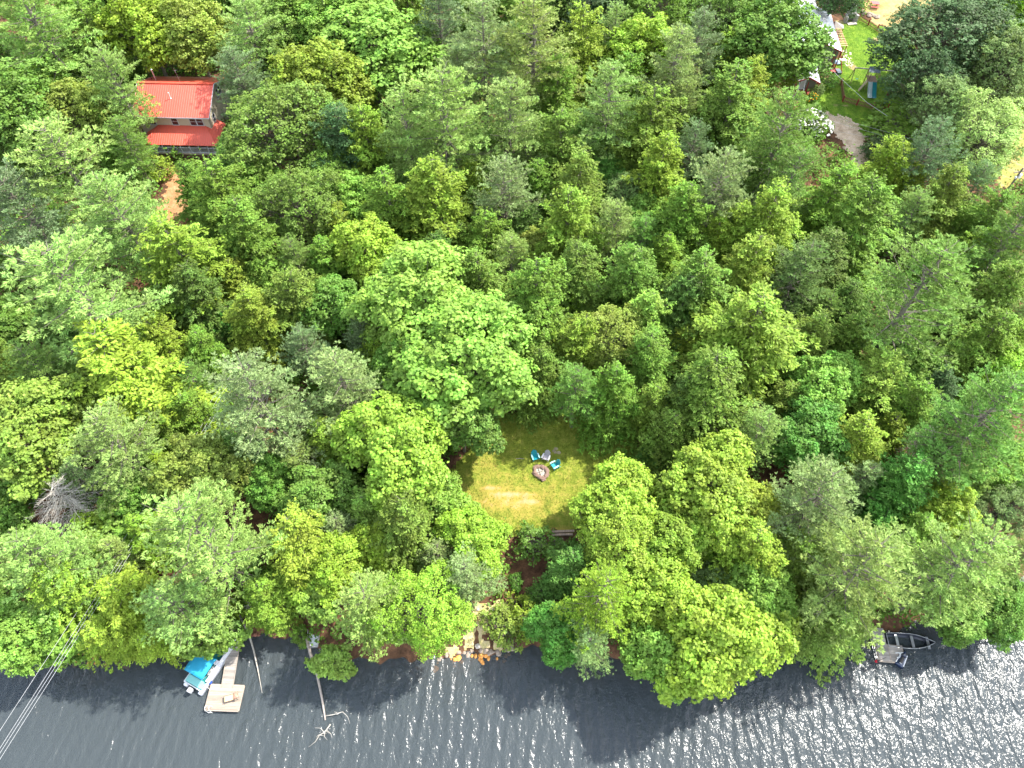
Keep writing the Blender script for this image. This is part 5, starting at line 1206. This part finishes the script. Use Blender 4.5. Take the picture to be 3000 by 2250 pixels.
# pergola along the right wall
pg = empty('pergola', H2(1075, 590, zw+2.7)-Vector((0, 0, 2.7)), yaw2+R(3), 'pale wooden pergola slats along the right wall of the white roofed house', 'pergola')
tan = plain('tan lumber', (.62, .44, .24), .8, var=.25, scale=3)  # tan base colour of the slats, mottled at random
plen = (H2(1010, 370, zw+2.7)-H2(1075, 590, zw+2.7)).length
for i in range(11):
    wbox(pg, 'slat', tan, (-.35, plen*i/10, 2.7), (2.1, .16, .06))
for y_ in (0, plen): b = MB(); b.box((.5, y_, 1.32), (.12, .12, 2.64)); b.build('post', redtrim, pg)
b = MB(); b.box((.5, plen/2, 2.6), (.1, plen, .14)); b.box((-1.2, plen/2, 2.6), (.1, plen, .14)); b.build('beam', redtrim, pg)
p = H2(1000, 335, zw+2.6); e2 = empty('garden_canopy', (p.x, p.y, zw), yaw2, 'grey peaked shingle canopy behind the pergola', 'canopy')
b = MB(); q = [(-.95, -.9, 2.6), (.85, -.9, 2.6), (1.0, .4, 2.6), (.2, 1.1, 2.6), (-.95, 1.1, 2.6)]; ap = (-.7, .3, 3.3); b.add(q+[ap], [(0, 1, 5), (1, 2, 5), (2, 3, 5), (3, 4, 5), (4, 0, 5), (4, 3, 2, 1, 0)]); shingle = plain('grey shingles', (.33, .30, .27), .9, var=.3, scale=6, bump=.4); b.build('roof', shingle, e2)
for x_, y_ in ((-.85, -.8), (.75, -.8), (.8, .3), (-.85, 1.0)): b = MB(); b.box((x_, y_, 1.3), (.1, .1, 2.6)); b.build('post', redtrim, e2)
# lower entrance wing with grey shingle gable
lw = H2(770, 1080, zw+2.6); e3 = empty('porch_wing', (lw.x, lw.y, zw), yaw2-R(2), 'entrance porch with grey shingle roof and red steps below the big maple', 'porch')
gs = plain('porch shingles', (.34, .34, .36), .9, var=.2, scale=8, bump=.3)
b = MB(); b.slab([(0, 0, 2.6), (0, 5.0, 2.6), (-2.0, 5.0, 3.5), (-2.0, 0, 3.5)], .1); b.slab([(-2.0, 0, 3.5), (-2.0, 5.0, 3.5), (-4.0, 5.0, 2.6), (-4.0, 0, 2.6)], .1); b.build('roof', gs, e3)
b = MB(); b.box((-2.0, 3.2, 1.25), (3.5, 3.4, 2.5)); b.build('wall', sage, e3)
for x_ in (-.15, -1.9, -3.85): b = MB(); b.box((x_, .15, 1.3), (.14, .14, 2.6)); b.build('post', redtrim, e3)
b = MB(); b.bar((0, -.03, 2.52), (-2.0, -.03, 3.42), .06, .2); b.bar((-2, -.03, 3.42), (-4.0, -.03, 2.52), .06, .2); b.build('fascia', redtrim, e3)
b = MB(); b.box((-2.0, .7, .3), (4.0, 1.8, .14)); b.box((-1.6, -.5, .2), (2.2, .4, .1)); b.box((-1.6, -.9, .08), (2.2, .4, .1)); b.build('porch_floor', redtrim, e3)
for x_ in (-3.2, -2.3): b = MB(); b.bar((x_, -.2, .9), (x_, 1.4, 2.5), .12, .05); b.build('brace', white, e3)
wbox(e3, 'door', white, (-2.4, 1.48, 1.3), (.9, .05, 1.9))
# second white roof behind, at the top edge
p = P(2330, 22, zw+3.4); e4 = empty('white_roofed_shed', (p.x, p.y, zw), R(-2), 'second white roofed building at the top edge of the photo', 'shed')
b = MB(); b.slab([(-3.9, 0, 3.4), (4.0, 0, 3.4), (4.0, 4.5, 4.4), (-3.9, 4.5, 4.4)], .1); b.slab([(-3.9, 4.5, 4.4), (4.0, 4.5, 4.4), (4.0, 9, 3.4), (-3.9, 9, 3.4)], .1); b.build('roof', whiteroof, e4)
b = MB(); b.box((0, 4.5, 1.62), (7.3, 8.4, 3.3)); b.build('wall', sage, e4)
# stone outdoor fireplace
def SP(cx, cy, z=None):
    x_, y_ = 2230+cx/4.424, cy/4.424; return G(x_, y_) if z is None else P(x_, y_, z)
p = SP(1150, 285); e = empty('stone_fireplace', p, R(10), 'grey stone outdoor fireplace with arched opening behind the fenced lawn', 'fireplace')
stone = plain('fieldstone', (.40, .38, .36), .9, var=.45, scale=3.2, bump=.7)
b = MB()
for sx in (-1, 1): b.prism([(sx*.55, 0), (sx*1.15, -.5), (sx*1.35, -.1), (sx*.95, .9), (sx*.5, .9)][::sx], 0, 1.3)
b.box((0, .75, .7), (1.3, .3, 1.4)); b.build('firebox', stone, e, bevel=.06)
b = MB(); 
for i in range(9):
    t0, t1 = math.pi*i/9, math.pi*(i+1)/9; b.bar((-.6*math.cos(t0), .0, 1.25+.5*math.sin(t0)), (-.6*math.cos(t1), .0, 1.25+.5*math.sin(t1)), .5, .25)
b.build('arch', stone, e)
b = MB(); 
for i in range(6): b.box((.05, .6+.02*i, 1.5+i*.26), (1.5-.17*i, 1.1-.09*i, .28)); 
b.build('chimney', stone, e, bevel=.05)
b = MB(); b.box((0, -.7, .08), (1.8, .9, .16)); b.build('hearth', pale_rock, e, bevel=.03)
# picket fences
picketm = plain('brown fence wood', (.24, .11, .065), .8, var=.35, scale=4)
def fence(pts, label, posts=None, h=1.05):
    pts = [G(*q) if len(q) == 2 else q for q in pts]; o = pts[0]; e = empty('picket_fence', o, 0, label, 'fence', 'picket fences round the yard'); b = MB(); pk = MB()
    for p, q in zip(pts, pts[1:]):
        p0, q0 = p-o, q-o; L_ = (q0-p0).length; d = (q0-p0).normalized(); ang = math.atan2(d.y, d.x); n = max(2, int(L_/.24))
        for zz in (.3, .85): b.bar(p0+Vector((0, 0, zz)), q0+Vector((0, 0, zz)), .05, .09)
        for i in range(n): c = p0.lerp(q0, (i+.5)/n); pk.box((c.x-.04*math.sin(ang), c.y+.04*math.cos(ang)-.05, c.z+h/2), (.10, .025, h), rz=ang)
    b.build('rail', picketm, e); pk.build('pickets', picketm, e)
    for p in pts: c = p-o; m_ = MB(); m_.box((c.x, c.y, .62), (.14, .14, 1.3)); m_.build('post', redtrim, e)
def sp(cx, cy): return (2230+cx/4.424, cy/4.424)
fence([sp(1235, 255), sp(1380, 330), sp(1490, 410), sp(1590, 510)], 'brown picket fence curving behind the fenced lawn at the top')
fence([sp(935, 1110), sp(1025, 1105), sp(1050, 1320), sp(1230, 1370), sp(1430, 1420), sp(1610, 1460)], 'brown picket fence zigzagging across the front of the yard')
# play set
p = SP(1396, 1164); e = empty('swing_set', p, R(-8), 'wooden play tower with slate grey roofs and a two-lane teal slide', 'play set')
pw = plain('play wood', (.30, .20, .13), .85, var=.3, scale=4); slate = plain('slate grey boards', (.13, .17, .20), .7, var=.2, scale=3, stretch=(8, 1, 1))
for x_ in (-.75, .75):
    for y_ in (.0, 1.9): b = MB(); b.box((x_, y_, 1.5), (.11, .11, 3.0)); b.build('post', pw, e)
b = MB(); planks(b, -.8, .8, -.05, 1.95, False, .16, 1.5, rg); b.build('tower_floor', pw, e)
b = MB(); b.slab([(-.9, .75, 2.75), (.95, .75, 2.75), (.95, 1.75, 3.25), (-.9, 1.75, 3.25)], .05); b.slab([(-.9, 1.75, 3.25), (.95, 1.75, 3.25), (.95, 2.5, 2.8), (-.9, 2.5, 2.8)], .05); b.build('roof', slate, e)
b = MB(); b.bar((-3.0, 2.35, 2.45), (3.6, 2.2, 2.45), .14, .16); b.build('swing_beam', plain('grey beam wood', (.34, .31, .30), .85), e)
for x_ in (-2.9, 3.5):
    for dy_ in (-.9, .9): b = MB(); b.bar((x_, 2.3, 2.45), (x_*1.03, 2.3+dy_, 0), .1, .1); b.build('beam_leg', pw, e)
for x_, m_, nm in ((-.36, plain('pale slide', (.38, .47, .45), .4, var=.12), 'slide'), (.36, plain('teal slide', (.012, .20, .22), .35, var=.15), 'slide')):
    b = MB(); pr = [(-.05, 1.5), (-.9, 1.05), (-1.9, .5), (-2.5, .28), (-2.8, .25)]
    for (y0, z0), (y1, z1) in zip(pr, pr[1:]):
        b.slab([(x_-.34, y0, z0), (x_+.34, y0, z0), (x_+.34, y1, z1), (x_-.34, y1, z1)], .04)
        for s in (-.33, .33): b.bar((x_+s, y0, z0+.07), (x_+s, y1, z1+.07), .04, .14)
    b.build(nm, m_, e)
b = MB(); b.slab([(-.8, .1, 1.45), (-.8, .8, 1.45), (-1.9, -.3, .1), (-1.9, -.9, .1)], .06); b.build('climbing_ramp', plain('ramp wood', (.42, .33, .21), .85, var=.3, scale=4), e)
b = MB(); 
for y_ in (.1, .65, 1.2, 1.8): b.box((-.8, y_, 2.0), (.04, .12, .9))
b.bar((-.8, 0, 2.4), (-.8, 1.9, 2.4), .06, .08); b.bar((.8, 0, 2.3), (.8, 1.9, 2.3), .06, .08); b.build('guard_rail', pw, e)
# swing hanging from the beam
b = MB(); b.tube([(-1.7, 2.3, 2.4), (-1.7, 2.3, .5)], .012, 5); b.tube([(-2.1, 2.3, 2.4), (-2.1, 2.3, .5)], .012, 5); b.build('chain', steel, e); wbox(e, 'swing_seat', teal, (-1.9, 2.3, .48), (.45, .18, .04))
# small things by the deck
for (cx, cy, s, mt_, lab, nm, cat) in [(1040, 822, (1.05, .75, .72), white, 'white patio table beside the red corner porch', 'patio_table', 'table'), (990, 950, (.75, 1.25, .5), slate, 'slate grey storage bench at the end of the house wires', 'storage_bench', 'bench')]:
    p = SP(cx, cy); e = empty(nm, p, R(8), lab, cat); wbox(e, 'top' if nm == 'patio_table' else 'lid', mt_, (0, 0, s[2]), (s[0], s[1], .05), bevel=.01)
    if nm == 'patio_table':
        for x_ in (-.45, .45):
            for y_ in (-.3, .3): wbox(e, 'leg', mt_, (x_, y_, s[2]/2-.02), (.05, .05, s[2]-.04))
    else: wbox(e, 'body', mt_, (0, 0, s[2]/2-.02), (s[0]-.06, s[1]-.06, s[2]-.05))
p = SP(948, 890); e = empty('patio_umbrella', p, .3, 'small blue and white tilted umbrella near the patio table', 'umbrella'); b = MB(); b.lathe([(.6, .0), (.35, .28), (.02, .42)], (0, 0, 1.2), 8); b.build('canopy', plain('pale blue canvas', (.45, .62, .85), .7, var=.3, scale=2), e); b = MB(); b.tube([(0, 0, 0), (0, 0, 1.6)], .02, 6); b.build('pole', dk, e)
p = P(2565, 8, Z(*P(2565, 8, 8).xy)+.8); e = empty('picnic_table', (p.x, p.y, p.z-.8), R(-12), 'red picnic table on the dry grass at the top edge', 'table')
redt = plain('red table', (.52, .10, .09), .6, var=.15); wbox(e, 'top', redt, (0, 0, .8), (1.5, 1.2, .06)); 
for s in (-1, 1): wbox(e, 'bench_board', redt, (0, s*1.0, .45), (1.5, .28, .05))
for x_ in (-.6, .6): b = MB(); b.bar((x_, -.9, 0), (x_, .4, .78), .06, .1); b.bar((x_, .9, 0), (x_, -.4, .78), .06, .1); b.bar((x_, -1.1, .40), (x_, 1.1, .40), .05, .1); b.build('trestle', redt, e)
# stepping path beside the house: pale flagstones
pf = MB(); base = SP(1100, 740)
for i in range(46):
    q = SP(1080+rg.uniform(-55, 70)+i*1.2, 650+i*4.6); pf.rock((q.x-base.x, q.y-base.y, q.z-base.z+.04), rg.uniform(.11, .2), rg, .12)
tag(pf.build('flagstone_path', plain('flagstones', (.58, .52, .40), .9, var=.3), loc=base), 'curving strip of pale flagstones beside the red corner porch', None, None, 'structure')
# flowering shrubs
def blossoms(px, py, wpx, label, hue, flower, n, size):
    e = tree('shrub', px, py, wpx, hue, label); rs = np.random.RandomState(int(px)); d = unit(rn(rs, n, 3)*[1, 1, .7]+[0, 0, .6]); C = d*[1.75, 1.75, 1.15]+[0, 0, 1.05]
    b = MB(); 
    for c in C: b.rock(tuple(c), size, random.Random(int(c[0]*1000)), .7)
    b.build('blossoms', flower, e)
wf = plain('white petals', (.82, .80, .72), .9, var=.12)
blossoms(2375, 350, 95, 'shrub covered in white blossoms at the top of the dirt track', 'green', wf, 170, .13)
blossoms(2404, 372, 70, 'lower white blossoming shrub touching the dirt track', 'green', wf, 120, .14)
blossoms(2381, 284, 34, 'little plant with orange flowers beside the red entrance steps', 'green', plain('orange petals', (.85, .42, .01), .8), 26, .2)
tree('shrub', 2425, 232, 60, 'fir', 'dark green shrub against the wall by the entrance porch'); tree('shrub', 2397, 262, 40, 'grey', 'grey-green shrub right of the entrance porch'); tree('shrub', 2595, 300, 30, 'lime', 'small lime shrub at the right end of the yard fence')
p = SP(1640, 1240); tag(pole_along([p, p+Vector((.5, .4, 2.5)), p+Vector((1.4, 1.0, 6.0))], [.3, .24, .2], plain('reddish bark', (.20, .085, .06), .9, var=.4, scale=4), 'thick reddish leaning trunk right of the swing set', 'tree_trunk', cat='tree trunk'))
# ------------------------------------------------------------------ power lines and pole
wirem = plain('aluminium wire', (.50, .50, .50), .5, .0, var=.05)
def wire(pts, label, r=.013, name='power_line'):
    q = [P(*p) for p in pts]; o = q[0]; t = []
    for i in range(len(q)-1):
        for k in range(6): t.append(q[i].lerp(q[i+1], k/6)-o)
    t.append(q[-1]-o); b = MB(); b.tube(t, r, 5); tag(b.build(name, wirem, smooth=True, loc=o), label, 'power line', 'overhead wires')
h = 9.0
for (y0, xa, xb, xc, xd), l in (((2140, 414, 625, 895, 1012), 'leftmost'), ((2192, 438, 640, 906, 1020), 'second'), ((2206, 450, 652, 916, 1028), 'third'), ((2224, 458, 662, 924, 1036), 'rightmost')):
    wire([(-170, 2*y0-1895, h), (0, y0, h-.4), (xa*.5, (y0+1500)/2+2, h-.7), (xa, 1500, h-.8), (xb, 1165, h-.5), (xc, 815, h), (xd, 655, h)], '%s of the four wires slanting down over the lower left shore' % l)
wire([(1560, -8, 11), (1645, 32, 10.6), (1782, 96, 10.2), (1960, 178, 10)], 'upper of two wires at the top centre'); wire([(1530, -8, 11), (1630, 42, 10.6), (1800, 120, 10.2), (1950, 186, 10)], 'lower of two wires at the top centre')
PX, PY = 2985, 505
for i, (a, l) in enumerate([([(2370, 320, 8), (2495, 358, 8.2), (2640, 398, 8.5), (2795, 440, 8.8), (2946, 475, 9.2), (3010, 486, 9.3), (3200, 520, 9)], 'uppermost'), ([(2370, 334, 8), (2490, 370, 8), (2640, 412, 8.3), (2785, 452, 8.6), (2925, 488, 9), (2992, 503, 9.1), (3200, 540, 9)], 'middle'), ([(2455, 385, 7.2), (2560, 404, 7.3), (2655, 432, 7.5), (2755, 462, 7.8), (2925, 510, 8.2), (2962, 522, 8.3)], 'lowest')]): wire(a, '%s of the three wires strung from the utility pole' % l)
wire([(2418, 184, 11.3), (2455, 222, 10.6), (2540, 300, 9.6), (2600, 340, 9.2)], 'service wire running from the white roofed house across the yard', .03)
p = P(2995, 495, 9.6+Z(*P(2990, 505, 9).xy)*.0); p = P(2998, 492, 15.0); zg = Z(p.x, p.y)
e = empty('utility_pole', (p.x, p.y, zg), R(15), 'wooden utility pole with white insulators at the right edge', 'utility pole')
hp = 15-zg; b = MB(); b.tube([(0, 0, 0), (0, 0, hp)], [.17, .12], 10); b.build('pole', M['bark'], e)
b = MB(); b.box((0, 0, hp-.6), (2.2, .12, .12)); b.build('crossarm', M['bark'], e)
b = MB(); b.lathe([(.02, 0), (.14, .03), (.14, .28), (.02, .32)], (-.32, -.1, hp-1.6), 10); b.lathe([(.02, 0), (.25, .03), (.25, .6), (.02, .7)], (.35, 0, hp-1.7), 12); b.build('transformer', white, e)
